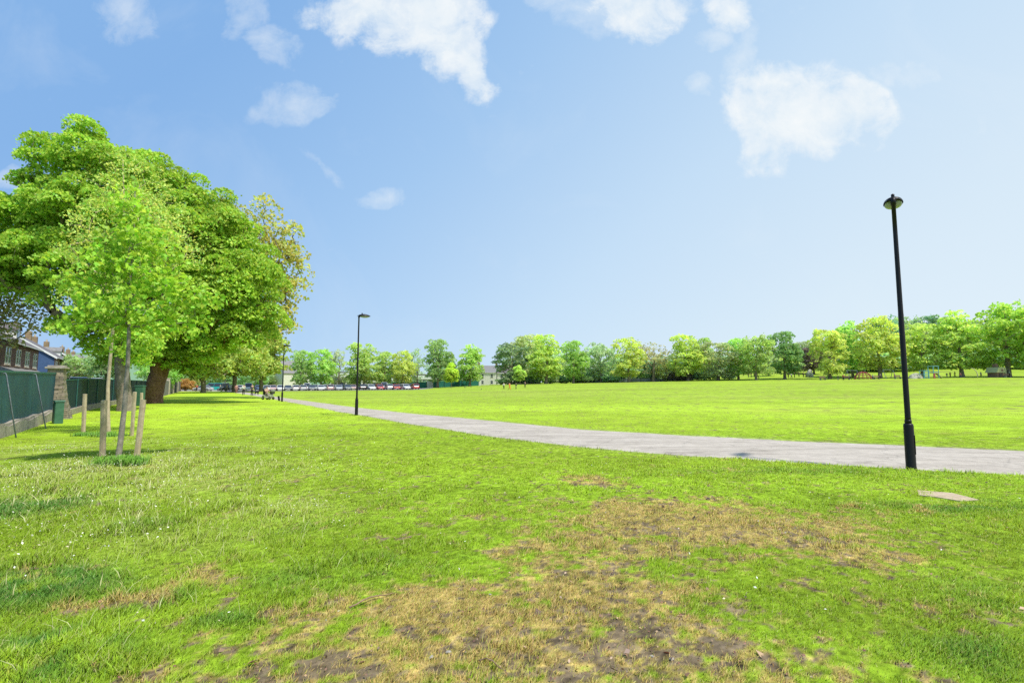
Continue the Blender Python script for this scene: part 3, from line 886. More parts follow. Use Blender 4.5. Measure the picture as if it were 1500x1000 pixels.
# shrubs along the far edge
def shrub_proto(seed):
    g = np.random.default_rng(seed)
    blobs = [(g.uniform(-1, 1), g.uniform(-.5, .5), .8 + g.uniform(-.2, .3), .9, .8, .75) for _ in range(5)]
    pads = sample_pads(blobs, 36, .5, g, .7, .2)
    P, Nn, bf = pad_leaves(pads, .5, 46, g, zf=.8, droop=.05)
    P[:, 2] = np.maximum(P[:, 2], .05)
    C = crown_colours(bf, g, (1, 1, 1), .12)
    crown = mesh_np_unclipped('foliage', P, Nn, .26 * g.uniform(.6, 1.2, len(P)), C, mat=M_LEAFFAR)
    mb = MB()
    for _ in range(5): mb.tube([(g.uniform(-.3, .3), g.uniform(-.2, .2), -.1), (g.uniform(-.8, .8), g.uniform(-.4, .4), 1.1)], [.05, .02], 5)
    o = mb.build('stems', M_BARK); me = o.data; bpy.data.objects.remove(o)
    return crown, me
SHR = [shrub_proto(201), shrub_proto(202)]
def shrub(px, Y, w, h, col, label, group='shrubs under the far trees'):
    d = ray(px, 560); X = d[0] / d[1] * Y
    r = empty('shrub', onground(X, Y, -.05), random.uniform(-.4, .4), label, 'shrub', group)
    s = w / F * Y / 3.4; r.scale = (s, s, h / 1.7)
    cr, st = random.choice(SHR)
    c = link('foliage', cr, r); c.color = (*[min(.8, v * 1.35 + .06) for v in col], 1); link('stems', st, r)  # foliage paled: distance haze mixed into the tint
for (px, Y, w, h, cl, lb) in [(735,156,22,1.6,DULL,'low shrub left under the dark blossoming chestnut'),
    (775,152,26,2.2,DARK,'dark shrub right under the blossoming chestnut'),(825,154,34,2.0,DARK,'dark shrub between the two tall bright trees'),
    (858,155,30,2.4,DULL,'grey green shrub left of the dull blossoming tree'),(893,152,30,1.8,DARK,'dark shrub at the foot of the dull blossoming tree'),
    (905,158,24,3.4,(.36,.42,.10),'pale yellowish shrub left of the narrow bright tree'),(940,156,28,3.0,MIDG,'green shrub left of the brownish tree'),
    (948,154,16,5.5,DARK,'dark upright conifer-like shrub by the brownish tree'),
    (975,152,30,4.2,OLIVE,'pale flowering shrub right of the brownish tree'),(992,150,24,2.2,(.15,.13,.10),'brown bare shrub under the tall bright tree'),
    (1003,149,20,3.0,(.12,.10,.09),'dark purplish shrub behind the tall bright tree trunk'),(1022,150,24,2.2,DARK,'dark hedge shrub left of the split trunk'),
    (1068,150,18,1.4,DARK,'low dark shrub right of the split trunk'),(1162,165,30,3.0,DULL,'grey green shrub on the bank'),(1240,160,50,4.0,DARK,'dark shrub behind the play area left part'),
    (1300,160,60,4.5,DARK,'dark shrub mass behind the play area middle'),(1400,170,60,4.0,DARK,'dark hedge shrub behind the right play area'),(1345,160,40,3.4,DARK,'dark shrub behind blue climbing frame'),
    (1450,165,60,4.5,DARK,'dark hedge shrub behind the play hut'),(1500,160,50,4.5,DARK,'dark shrub right of the play hut'),
    (790,157,30,2.6,MIDG,'green shrub right of the small light tree'),(806,153,22,1.8,DULL,'grey green shrub at the foot of the tall bright tree'),(842,156,30,2.4,MIDG,'green shrub below the airy topped tree'),(872,157,34,2.8,DARK,'dark shrub left of the dull blossoming trunk'),
    (922,157,34,2.6,DARK,'dark shrub behind the narrow bright tree trunk'),(958,157,34,3.0,MIDG,'green shrub behind the brownish tree trunk'),(1012,153,30,2.6,MIDG,'green shrub right of the tall bright trunk'),(1040,153,24,1.6,DULL,'low shrub just left of the split trunk'),
    (1265,165,60,5,MIDG,'green shrub behind the red dome'),(1330,168,60,5,MIDG,'green shrub behind the near lamp post'),(1375,165,50,4.5,DARK,'dark shrub right of the climbing frame'),(1425,168,60,5,MIDG,'green shrub behind the curved pole'),
    (600,160,60,2.2,DARK,'dark hedge shrub behind the end of the car row'),(640,160,40,2.0,DARK,'dark hedge shrub behind the large dark tree'),
    (272,122,22,2.6,(.42,.26,.05),'orange brown shrub at the far end of the wall'),(283,128,18,3.2,(.30,.34,.06),'olive shrub at the far end of the wall')]:
    shrub(px, Y, w, h, cl, lb)

# ----------------------------------------- large near trees
def blobs_px(L, Y, ydepth=1.0, dy=0):
    out = []
    for e in L:
        px, py, r = e[:3]; o = e[3] if len(e) > 3 else 0
        p = wp(px, py, Y + o); rr = r / F * (Y + o)
        out.append((p[0], p[1], p[2], rr, rr * ydepth, rr * .85))
    return out

def big_tree(name, base, trunk_top, trunk_r, blobs, npads, pr, per, leaf, col, label, bark, seed, group, yel=.14, tip=.03, shape=LEAF_QUAD, sparse=1, fork=.3, lean=(0, 0), flare=1.45, zf=.5, droop=.32, hang=.0, spread=.72, inner=.2, jit=.7, rvar=.35):
    g = np.random.default_rng(seed)
    root = empty(name, base, 0, label, 'tree', group)
    b0 = np.array(base)
    bl = [(x - b0[0], y - b0[1], z - b0[2], rx, ry, rz_) for x, y, z, rx, ry, rz_ in blobs]
    pads = sample_pads(bl, npads, pr, g, spread, inner)
    P, Nn, bf = pad_leaves(pads, pr, per * sparse, g, zf=zf, droop=droop, jit=jit, rvar=rvar)
    k = int(len(P) * .10); j = g.choice(len(P), k)
    P = np.concatenate([P, P[j] + np.clip(g.normal(size=(k, 3)), -1.6, 1.6) * pr * .20]); Nn = np.concatenate([Nn, g.normal(size=(k, 3))]); bf = np.concatenate([bf, bf[j]])
    C = crown_colours(bf, g, (1, 1, 1), yel)
    c = link('crown', mesh_np_unclipped('crown', P, Nn, leaf * g.uniform(.6, 1.25, len(P)), C, shape, hang), root); c.color = (*col, 1)
    tt = np.array(trunk_top) - b0
    pos, par, rad, first = skeleton((0, 0, 0), tt, trunk_r, pads, g, tip, lean=lean, fork=fork)
    link('trunk', limbs_mesh('trunk', pos, par, rad, bark, 7, flare), root)
    return root

gA = 'large trees along the boundary wall'
# tree A
pA = np.array(onground(-24.6, 32.0)); 
bA = blobs_px([(123,198,20),(118,225,34),(78,232,34),(60,275,28),(95,300,44),(30,318,40),(170,248,40),(150,300,60),(20,372,48),(-25,330,55),(-40,390,55),(70,372,50),(130,390,60),(25,410,26),(100,425,36),(190,330,55),(-90,360,70),(130,350,50,4),(60,340,60,4),(125,478,30),(150,505,28),(170,470,40),(195,500,34)], 32, 1.1)
big_tree('maple_tree', pA, wp(150, 290, 32), .36, bA, 620, .72, 215, .145, (.44, .66, .075), 'tall broad green maple behind the staked saplings, nearest the green fence', M_BARK, 301, gA, tip=.018, zf=.55, droop=.28, inner=.12, spread=.80, rvar=.55, jit=.9)
# tree B
pB = np.array(onground(-31.4, 43.8))
bB = blobs_px([(215,255,42),(265,285,44),(300,310,40),(330,345,44),(355,385,44),(378,420,42),(300,350,60),(335,400,56),(386,462,26),(270,532,20),(315,522,24),(290,370,70),(340,430,60),(250,420,60),(300,480,48),(360,480,34),(240,490,40),(200,330,60),(190,420,60),(230,350,70,6),(320,400,60,6),(215,505,34),(255,515,28),(180,520,26,3),(290,505,26)], 43.8, 1.0)
big_tree('maple_tree', pB, wp(262, 330, 44), .64, bB, 640, .92, 230, .185, (.44, .64, .075), 'broad green maple with thick reddish brown trunk beside the wall', M_BARKR, 302, gA, tip=.024, flare=1.3, zf=.55, droop=.28, inner=.12, spread=.78, rvar=.55, jit=.9)
# thin yellowish tree behind B
pC = np.array(onground(-42.6, 57.5))
bC = blobs_px([(385,320,30),(405,345,32),(422,385,28),(418,425,28),(414,465,24),(350,330,30),(398,372,34),(380,350,40),(370,400,40),(340,400,50),(405,490,18),(360,450,50)], 58, .9)
big_tree('tree', pC, wp(330, 420, 58), .45, bC, 150, 1.1, 52, .28, (.58, .58, .13), 'thin crowned yellowish tree showing through behind the broad maple', M_BARK, 303, gA, tip=.03, zf=.8, jit=1.2)
# low yellow-green crowns further along
for i, (px, Y, sd, lb, ll) in enumerate([(300, 96, 311, 'light yellow green tree far along the wall, nearest of three', [(300,520,40),(275,530,30),(330,525,35),(300,500,34),(262,538,16),(295,548,9),(278,515,30)]),
                                 (345, 106, 312, 'light yellow green tree beyond the wall end, over the walkers', [(345,515,40),(320,530,26),(365,528,30),(350,495,30),(330,545,14),(355,546,12)]),
                                 (384, 118, 313, 'light yellow green tree with low branches near the third lamp post', [(384,515,26),(365,535,22),(398,525,18),(390,540,18),(375,500,22),(385,550,8),(408,532,14),(402,505,16)])]):
    X = (px - 750) / F * Y
    big_tree('tree', onground(X, Y), wp(px, 510, Y), .40, blobs_px(ll, Y), 110, 1.5, 90, .42, (.54, .66, .14), lb, M_BARK, sd, gA, tip=.04, flare=1.3)
# trees on the left edge beyond the fence, only sparse twigs reach the picture
pZ = np.array(onground(-40, 33))
bZ = blobs_px([(-10,455,34),(25,462,22),(45,478,16),(10,495,16),(-50,440,60),(-20,480,30),(50,455,16)], 34, .8)
big_tree('tree', pZ, wp(-70, 430, 34), .3, bZ, 90, .7, 26, .17, (.46, .46, .17), 'sparse brownish tree at the left edge in front of the stone terrace', M_BARK, 304, gA, tip=.02, zf=.9, jit=1.2)
# street trees behind second fence
for (px, tp, w, Y, kd, cl, lb) in [(155,500,70,62,'wide',MIDG,'green tree behind the dark fence between the saplings and the houses'),
                                   (110,520,40,75,'round',MIDG,'low green tree in front of the far terrace'),
                                   (235,505,60,85,'wide',GREEN,'green tree beyond the wall behind the thick trunk')]:
    T(px, tp, w, Y, kd, cl, lb, 'trees in the street behind the fence')

# ----------------------------------------- staked saplings
gS = 'young trees with wooden stakes'
def sapling(base, pts, r0, blobs, npads, pr, per, leaf, col, label, seed, bark, shape, hang, yel=.14, zf=.7):
    g = np.random.default_rng(seed)
    root = empty('sapling_tree', base, 0, label, 'tree', gS)
    b0 = np.array(base)
    bl = [(x - b0[0], y - b0[1], z - b0[2], rx, ry, rz_) for x, y, z, rx, ry, rz_ in blobs]
    pads = sample_pads(bl, npads, pr, g, .75, .35, zsq=.9)
    P, Nn, bf = pad_leaves(pads, pr, per, g, zf=zf, droop=.25, lo=-.8, jit=.9)
    C = crown_colours(bf, g, (1, 1, 1), yel)
    c = link('crown', mesh_np_unclipped('crown', P, Nn, leaf * g.uniform(.6, 1.2, len(P)), C, shape, hang), root); c.color = (*col, 1)
    # trunk through given points
    P3 = [np.array(p) - b0 for p in pts]
    # resample to 13 nodes
    cum = np.concatenate([[0], np.cumsum([np.linalg.norm(P3[i + 1] - P3[i]) for i in range(len(P3) - 1)])])
    tt = np.linspace(0, cum[-1], 13)
    tr = np.stack([np.interp(tt, cum, [p[k] for p in P3]) for k in range(3)], -1)
    pos, par, rad, first = skeleton((0, 0, 0), P3[-1], r0, pads, g, .006, fork=.42, wig=.08)
    delta = tr - pos[:13]
    pos[:13] = tr
    # radii along the trunk: slow taper
    for i in range(13): rad[i] = max(rad[i], r0 * (1 - .72 * i / 12))
    rad[:13] = [r0 * (1 - .8 * (i / 12) ** 1.3) for i in range(13)]
    link('trunk', limbs_mesh('trunk', pos, par, np.maximum(rad, .005), bark, 6, 1.25), root)
    return root
b1 = gp(173, 671)
Y1 = b1[1]
s1 = [b1, wp(181,610,Y1), wp(187,540,Y1), wp(189,490,Y1), wp(190,420,Y1), wp(196,350,Y1), wp(198,275,Y1)]
bl1 = blobs_px([(198,282,12),(196,308,22),(185,345,32),(215,350,26),(160,375,32),(235,385,34),(190,400,48),(128,405,26),(262,420,30),(103,418,20),(150,445,42),(225,450,46),(288,440,20),(118,470,20),(170,488,22),(238,490,20),(278,474,22)], Y1, 1.0)
sapling(b1, s1, .052, bl1, 190, .24, 27, .108, (.46, .70, .07), 'nearest staked sapling, lush bright green leaves on a slim leaning trunk', 401, M_BARKG, LEAF_MAPLE, .8)
b2 = gp(159, 637); Y2 = b2[1]
s2 = [b2, wp(157,580,Y2), wp(161,530,Y2), wp(166,480,Y2), wp(172,430,Y2), wp(178,380,Y2), wp(182,300,Y2), wp(180,235,Y2)]
bl2 = blobs_px([(180,245,30),(150,270,26),(215,265,32),(190,300,50),(235,300,30),(130,310,30),(260,330,28),(150,350,50),(230,360,46),(275,345,16),(120,370,30),(100,330,12),(285,375,20),(150,430,46),(215,420,50),(110,440,20),(140,470,24)], Y2, 1.0)
sapling(b2, s2, .062, bl2, 250, .34, 28, .10, (.62, .76, .15), 'taller pale yellow green sapling behind the nearest one', 402, M_STAKE, LEAF_DIA, .5, .2)

def stake(px0, py0, px1, py1, w, label, dY=0):
    b = gp(px0, py0); t = wp(px1, py1, b[1] + dY)
    root = MB()
    b_ = Vector(b) - Vector((0, 0, .2)); d = Vector(t) - b_
    L = d.length; z = d.normalized(); x = z.cross(Vector((0, 1, 0))).normalized(); y = z.cross(x)
    M = Matrix((x, y, z)).transposed()
    bm = []; n = 9
    V = []; Fc = []
    for i in range(n + 1):
        for k, (a, c_) in enumerate([(-1, -1), (0, -1.12), (1, -1), (1.12, 0), (1, 1), (0, 1.12), (-1, 1), (-1.12, 0)]):
            q = 1 + random.uniform(-.05, .05)
            V.append(tuple(b_ + M @ Vector((a * w * q, c_ * w * q, L * i / n + (random.uniform(-.01, .01) if i == n else 0)))))
    for i in range(n):
        for k in range(8): Fc.append((i * 8 + k, i * 8 + (k + 1) % 8, (i + 1) * 8 + (k + 1) % 8, (i + 1) * 8 + k))
    Fc.append(tuple(range(8))[::-1]); Fc.append(tuple(n * 8 + k for k in range(8)))
    root.add(V, Fc)
    o = root.build('tree_stake', M_STAKE)
    return tag(o, label, 'stake', 'wooden stakes round the young trees')
stake(150.5, 669, 152.5, 586, .045, 'left wooden stake of the nearest sapling')
stake(200, 669, 210, 585, .042, 'right wooden stake of the nearest sapling, leaning outwards')
stake(122, 636, 124.5, 577, .048, 'weathered stake standing apart left of the second sapling')
stake(193, 638, 197.5, 574, .044, 'right stake of the second sapling, seen just right of the nearest trunk')
stake(207, 612, 207.5, 575, .05, 'farthest stake, only its top showing above the leaning front stake')

# tufts of dark grass at the feet
def tuft(px, py, wx, n, h, label, seed, col=(.16, .33, .05)):
    g = np.random.default_rng(seed); c0 = gp(px, py); rx = wx / F * c0[1]
    x = c0[0] + np.clip(g.normal(size=n), -1.7, 1.7) * rx * .45; y = c0[1] + np.clip(g.normal(size=n), -1.7, 1.7) * .14
    z = terrain(x, y) - .01
    hh = h * g.uniform(.5, 1.1, n); az = g.uniform(0, 6.28, n); l = hh * g.uniform(.4, 1.1, n)
    w = .0055; base = np.stack([x, y, z], -1); side = np.stack([-np.sin(az) * w, np.cos(az) * w, az * 0], -1)
    d = np.stack([np.cos(az) * l, np.sin(az) * l, az * 0], -1); up = np.array([0, 0, 1.0])
    mid = base + d * .4 + up * hh[:, None] * .85; tip = base + d + up * hh[:, None] * .8
    V = np.stack([base - side, base + side, mid - side, mid + side, tip], 1).reshape(-1, 3)
    i0 = np.arange(n) * 5
    C = np.array(col)[None] * g.uniform(.6, 1.7, (n, 1)); C = np.repeat(C[:, None], 5, 1).reshape(-1, 3)
    me = mesh_np('grass_tuft', V, [np.stack([i0, i0 + 1, i0 + 3, i0 + 2], -1), np.stack([i0 + 2, i0 + 3, i0 + 4], -1)], M_BLADE, C)
    return tag(link('grass_tuft', me), label, 'grass tuft', 'dark tufts around the staked saplings')
tuft(176, 682, 44, 800, .24, 'dark arching grass tuft around the foot of the nearest sapling', 501)
tuft(158, 639, 34, 450, .22, 'darker grass tuft at the foot of the second sapling', 502)
tuft(120, 638, 12, 300, .16, 'small dark tuft at the foot of the lone left stake', 503)

# ---------------------------------------------------------------- lamp posts
m_bowl, nt, b = newmat('lantern_bowl'); b.inputs['Base Color'].default_value = (.62, .68, .58, 1); b.inputs['Roughness'].default_value = .15
b.inputs['Transmission Weight'].default_value = .55; b.inputs['IOR'].default_value = 1.2
m_lamp, nt, b = newmat('lamp_black_paint'); oc = objco(nt)
f = noise(nt, 7, 7, .7, oc); f2 = noise(nt, 55, 3, .6, oc)
k = mix_rgb(nt, ramp(nt, f, [(.62, 0), (.72, .5)]), (.010, .008, .010), (.05, .035, .035))
k = mix_rgb(nt, ramp(nt, f2, [(.72, 0), (.76, .8)]), k, (.45, .42, .38))
nt.links.new(k, b.inputs['Base Color']); b.inputs['Roughness'].default_value = .42; b.inputs['Specular IOR Level'].default_value = .3; bump(nt, b, f, .25, .004)
LH = 5.31
def lamp_proto():
    root = empty('lamp_post', (0, 0, 0), 0, 'x', 'lamp post', 'black lamp posts beside the path')
    MB().lathe([(.088, -.2), (.088, .05), (.083, .07), (.081, .84), (.075, .87), (.056, .885)], 24).build('base_column', m_lamp, root, True)
    MB().box(-.035, .035, -.090, -.078, .30, .66, bev=.004).build('access_door', m_lamp, root)
    MB().lathe([(.050, .885), (.050, 1.0), (.048, 1.02), (.045, 3.0), (.043, 3.02), (.038, 4.6), (.037, LH - .1), (.048, LH - .1), (.048, LH + .02), (.02, LH + .045)], 20).build('pole', m_lamp, root, True)
    MB().lathe([(.0575, .89), (.0575, .935), (.052, .95)], 20).build('collar', m_lamp, root, True)
    MB().tube([(-.02, 0, LH - .03), (.10, 0, LH - .005), (.2, 0, LH)], [.038, .035, .03], 12).build('bracket', m_lamp, root, True)
    # shell: half ellipsoid lofted, long in +x
    def shell(z0, zs, down=False, L=.62, W=.165):
        V = []; Fc = []; nu, nv = 18, 12
        for i in range(nu + 1):
            t = i / nu; x = -.02 + L * t
            wv = W * (math.sin(math.pi * min(1, .10 + .88 * t)) ** .55)
            hv = zs * (math.sin(math.pi * min(1, .12 + .86 * t)) ** .7)
            for j in range(nv + 1):
                a = math.pi * j / nv
                V.append((x, wv * math.cos(a), z0 + hv * math.sin(a) * (-1 if down else 1)))
        for i in range(nu):
            for j in range(nv): Fc.append((i * (nv + 1) + j, i * (nv + 1) + j + 1, (i + 1) * (nv + 1) + j + 1, (i + 1) * (nv + 1) + j))
        Fc.append(tuple(range(nv + 1))); Fc.append(tuple(nu * (nv + 1) + j for j in range(nv + 1)))
        return MB().add(V, Fc)
    shell(LH + .005, .115).build('lantern_canopy', m_lamp, root, True)
    s = shell(LH + .0, .085, True, .50, .150); s.V[0][:, 0] += .09
    s.build('lantern_bowl', m_bowl, root, True)
    MB().lathe([(.028, LH + .10), (.03, LH + .13), (.03, LH + .165), (.012, LH + .18)], 12, c=(.16, 0, 0)).build('photocell', m_lamp, root, True)
    MB().tube([(-.03, 0, LH + .03), (-.075, 0, LH + .035), (-.085, 0, LH - .02)], .008, 6).build('hook', m_lamp, root)
    return root
lp = lamp_proto()
spots = [(tuple(gp(1335, 688)[:2]), math.atan2(.80, .62), 'nearest tall black lamp post with scuffed base, at the right beside the path'),
         (tuple(gp(522, 608)[:2]), math.atan2(.35, .93), 'middle lamp post in front of the parked cars, lantern pointing over the path'),
         (tuple(gp(413, 588)[:2]), math.atan2(.35, .93), 'farthest lamp post beside the path near the mobility scooter')]
for i, (p, rz, lb) in enumerate(spots):
    o = lp if i == 0 else copy_tree(lp)
    o.location = onground(*p); o.rotation_euler = (0, 0, rz); o['label'] = lb
spots4 = [(tuple(gp(331, 573)[:2]))]
# small dark block beside the third lamp
p = gp(409, 587)
mb = MB(); mb.box(-.09, .09, -.05, .05, -.1, .5, bev=.02); mb.box(-.06, .06, -.052, -.046, .25, .42)
o = mb.build('dark_block', M_BLACK); o.location = onground(p[0], p[1] , 0); o.rotation_euler = (0, R(-10), 0)
tag(o, 'short dark block leaning left of the farthest lamp post', 'marker post')

# concrete slab in the grass
m_slab = mat_noisy('slab_concrete', (.36, .27, .18), (.56, .44, .31), 7, .9, .6, .012)
m_conc = mat_noisy('concrete', (.40, .34, .26), (.60, .52, .42), 6, .9, .4, .01)
c0 = gp(1390, 728)
mb = MB(); pts = []
for (px, py) in [(1344, 719), (1395, 723), (1434, 733), (1408, 735), (1372, 729), (1346, 726)]:
    g_ = gp(px, py); pts.append((g_[0], g_[1], terrain(g_[0], g_[1]) - .02))
mb.prism(pts, (0, 0, .036)); tag(mb.build('concrete_slab', m_slab), 'worn pale concrete slab sunk in the grass near the lamp post', 'slab')

# ---------------------------------------------------------------- litter on the ground
m_dead = leafmat('dead_leaf', .15, warm=(1, .9, .7))
def litter():
    g = np.random.default_rng(77); n = 26000
    Y = np.sqrt(g.uniform(2.1 ** 2, 8.5 ** 2, n)); X = g.uniform(-1.15, 1.15, n) * Y
    dry, soil, straw, weed, tall = zones(X, Y)
    k = g.random(n) < (dry * .35 + soil * .8) * .8 + .015
    X, Y = X[k], Y[k]; n = len(X)
    P = np.stack([X, Y, terrain(X, Y) + g.uniform(.0, .03, n)], -1)
    Nn = g.normal(size=(n, 3)) * .45 + np.array([0, 0, 1])
    pal = np.array([[.20, .10, .06], [.34, .19, .11], [.10, .06, .045], [.45, .30, .18], [.28, .12, .08]])
    C = pal[g.integers(0, 5, n)] * g.uniform(.6, 1.3, (n, 1))
    sz = g.uniform(.006, .024, n) * np.where(g.random(n) < .03, 3.0, 1)
    me = leafmesh('fallen_leaves', P, Nn, sz, C, LEAF_DIA, m_dead)
    tag(link('fallen_leaves', me), kind='stuff', label='brown dead leaves scattered over the worn turf', cat='leaves')
litter()
def seedheads():
    g = np.random.default_rng(88); n = 70000
    Y = np.sqrt(g.uniform(2.1 ** 2, 16 ** 2, n)); X = g.uniform(-1.2, 1.1, n) * Y
    dry, soil, straw, weed, tall = zones(X, Y)
    k = (g.random(n) < np.clip(straw * .30 + tall * .12 + .008, 0, 1) * (1 - soil) * sstep(.35, .6, fbm(X * 1.3, Y * 1.3, 151, 3))) & ~on_path(X, Y) & (X > -18.5 - .62 * (Y - 18))
    X, Y = X[k], Y[k]; n = len(X)
    hh = g.uniform(.04, .13, n)
    P = np.stack([X, Y, terrain(X, Y) + hh], -1); Nn = g.normal(size=(n, 3)) * .5 + np.array([0, -.4, 1])
    C = np.where(g.random(n)[:, None] < .6, np.array([.80, .80, .66]), np.array([.66, .60, .36])) * g.uniform(.7, 1.1, (n, 1))
    tag(link('seed_heads', leafmesh('seed_heads', P, Nn, g.uniform(.012, .026, n), C, LEAF_DIA, m_dead)), kind='stuff', label='pale grass seed heads and tiny daisies in the long grass', cat='seed heads')
seedheads()
m_twig = mat_noisy('twig_bark', (.16, .10, .06), (.32, .22, .14), 30, .9, .5, .002)
def twig(p0, p1, r, label, seed):
    g = random.Random(seed); a = gp(*p0); b = gp(*p1); pts = []
    for i in range(9):
        t = i / 8; q = a * (1 - t) + b * t; q = q + np.array([g.uniform(-.008, .008), g.uniform(-.01, .01) + .05 * math.sin(t * 3), 0])
        pts.append((q[0], q[1], float(terrain(q[0], q[1])) + .028 + .012 * math.sin(t * 5)))
    o = MB().tube(pts, [r * (1 - .07 * i) for i in range(9)], 6).build('twig', m_twig, None, True)
    tag(o, label, 'twig', 'fallen twigs on the worn turf')
twig((512, 896), (578, 872), .007, 'long thin curved twig at the upper edge of the bare patch', 1)
twig((700, 975), (742, 992), .005, 'short twig on bare soil near the bottom of the picture', 2)
m_stone = mat_noisy('pebble', (.25, .22, .19), (.42, .38, .33), 20, .8, .3, .002)
for i, (px, py, r, lb) in enumerate([(657,957,.014,'largest pale pebble left of centre on the bare patch'),(632,964,.011,'pale pebble left of the largest one'),(955,963,.010,'small white pebble on dark soil'),(984,967,.012,'small pinkish pebble right on dark soil'),(718,872,.009,'small pebble in the dry grass')]):
    p = gp(px, py); bm = bmesh.new(); bmesh.ops.create_icosphere(bm, subdivisions=2, radius=r)
    for v in bm.verts: v.co = Vector((v.co.x * 1.4, v.co.y, v.co.z * .7)) * random.uniform(.85, 1.15)
    me = bpy.data.meshes.new('pebble'); bm.to_mesh(me); bm.free(); me.materials.append(m_stone)
    o = link('pebble', me, None, (p[0], p[1], terrain(p[0], p[1]) + .01)); o.rotation_euler = (0, 0, i * 1.3)
    tag(o, lb, 'pebble', 'pebbles on the worn turf')

# ---------------------------------------------------------------- boundary: fence, wall, pier, cabinet
FL = np.array([(-9.5, 4.4), (-18.5, 18.0), (-23.2, 25.0), (-27.6, 32.4), (-33.7, 43.0), (-48.3, 69.0), (-86.0, 130.0)])
seglen = np.concatenate([[0], np.cumsum(np.linalg.norm(np.diff(FL, axis=0), axis=1))])
def fl(s): return np.array([np.interp(s, seglen, FL[:, 0]), np.interp(s, seglen, FL[:, 1])])
def fl_at_y(y): return float(np.interp(y, FL[:, 1], seglen))
m_fgreen, nt, b = newmat('green_mesh_screen'); oc = objco(nt)
f = noise(nt, 1.2, 6, .65, oc); w_ = N(nt, 'ShaderNodeTexWave'); w_.inputs['Scale'].default_value = 7; w_.inputs['Distortion'].default_value = 2; nt.links.new(oc, w_.inputs['Vector'])
k = ramp(nt, f, [(.3, (.004, .048, .078)), (.7, (.008, .092, .13))]); k = mix_rgb(nt, .25, k, w_.outputs['Color'], 'MULTIPLY')
nt.links.new(k, b.inputs['Base Color']); b.inputs['Roughness'].default_value = .6; bump(nt, b, w_.outputs['Fac'], .3, .01)
m_fdark = mat_noisy('dark_green_screen', (.006, .022, .035), (.012, .045, .06), 3, .6, .2, .01)
m_fmetal = mat_noisy('green_painted_metal', (.02, .09, .085), (.05, .15, .14), 6, .5, .1, .002)
m_fgrey = mat_noisy('grey_paint_metal', (.10, .12, .15), (.2, .23, .27), 10, .5, .1, .002)
def brickmat(name, c1, c2, mortar, scale=1.0, bw=.45, rh=.14, bumpd=.02):
    m, nt, b = newmat(name); oc = objco(nt)
    br = N(nt, 'ShaderNodeTexBrick'); br.inputs['Color1'].default_value = (*c1, 1); br.inputs['Color2'].default_value = (*c2, 1); br.inputs['Mortar'].default_value = (*mortar, 1)
    br.inputs['Scale'].default_value = scale; br.inputs['Brick Width'].default_value = bw; br.inputs['Row Height'].default_value = rh; br.inputs['Mortar Size'].default_value = .012
    # use (x+y, z) so that every upright face is coursed
    s = N(nt, 'ShaderNodeSeparateXYZ'); nt.links.new(oc, s.inputs[0]); cm = N(nt, 'ShaderNodeCombineXYZ')
    nt.links.new(mth(nt, 'ADD', s.outputs[0], s.outputs[1]), cm.inputs[0]); nt.links.new(s.outputs[2], cm.inputs[1])
    nt.links.new(cm.outputs[0], br.inputs['Vector'])
    f = noise(nt, 5, 6, .7, oc)
    k = mix_rgb(nt, 1.0, br.outputs['Color'], ramp(nt, f, [(.3, .65), (.7, 1.3)]), 'MULTIPLY')
    nt.links.new(k, b.inputs['Base Color']); b.inputs['Roughness'].default_value = .92; b.inputs['Specular IOR Level'].default_value = .15
    bump(nt, b, br.outputs['Fac'], -.5, bumpd)
    return m
m_stonew = mat_noisy('wall_stone', (.22, .19, .16), (.44, .39, .33), 5, .95, .7, .03)
m_pier = brickmat('pier_stone', (.33, .27, .20), (.22, .19, .15), (.09, .08, .07), 1, .34, .105)
m_wall2 = brickmat('park_wall_stone', (.24, .21, .22), (.18, .16, .17), (.12, .11, .1), 1, .5, .16)

def strip(mb, s0, s1, z0f, z1f, th, n=None, off=0.0):
    """upright strip following the boundary line"""
    n = n or max(2, int((s1 - s0) / 1.2)); ring = []
    V = []; Fc = []
    for i in range(n + 1):
        s = s0 + (s1 - s0) * i / n; p = fl(s); q = fl(min(s + .1, seglen[-1])); pp = fl(max(s - .1, 0)); d = q - pp; d /= np.linalg.norm(d); nrm = np.array([d[1], -d[0]])
        c = p + nrm * off; g = float(terrain(p[0], p[1]))
        for (o_, zz) in ((-th / 2, z0f(s, g)), (th / 2, z0f(s, g)), (th / 2, z1f(s, g)), (-th / 2, z1f(s, g))):
            V.append((c[0] + nrm[0] * o_, c[1] + nrm[1] * o_, zz))
    for i in range(n):
        for k in range(4): Fc.append((i * 4 + k, i * 4 + (k + 1) % 4, (i + 1) * 4 + (k + 1) % 4, (i + 1) * 4 + k))
    Fc.append((0, 1, 2, 3)); Fc.append((n * 4 + 3, n * 4 + 2, n * 4 + 1, n * 4))
    return mb.add(V, Fc)
def nrm_at(s):
    q, p = fl(min(s + .1, seglen[-1])), fl(max(s - .1, 0)); d = q - p; d /= np.linalg.norm(d); return np.array([d[1], -d[0]]), d
sP = fl_at_y(26.2)      # pier position
# low stone wall under the fence
S0 = 0.0
mb = MB(); strip(mb, S0, sP - .35, lambda s, g: g - .3, lambda s, g: g + .42 + .05 * math.sin(s * 2.1), .42, 60, off=.02)
strip(mb, S0, sP - .35, lambda s, g: g + .42 + .05 * math.sin(s * 2.1), lambda s, g: g + .50 + .03 * math.sin(s * 2.1), .30, 60, off=.02)
tag(mb.build('low_wall', m_stonew), 'low weathered stone wall under the green screened fence', 'wall')
mb = MB(); strip(mb, sP + .45, fl_at_y(60), lambda s, g: g - .3, lambda s, g: g + .34, .36, 40)
tag(mb.build('low_wall', m_stonew), 'low stone wall beyond the stone pier, behind the tree trunks', 'wall')
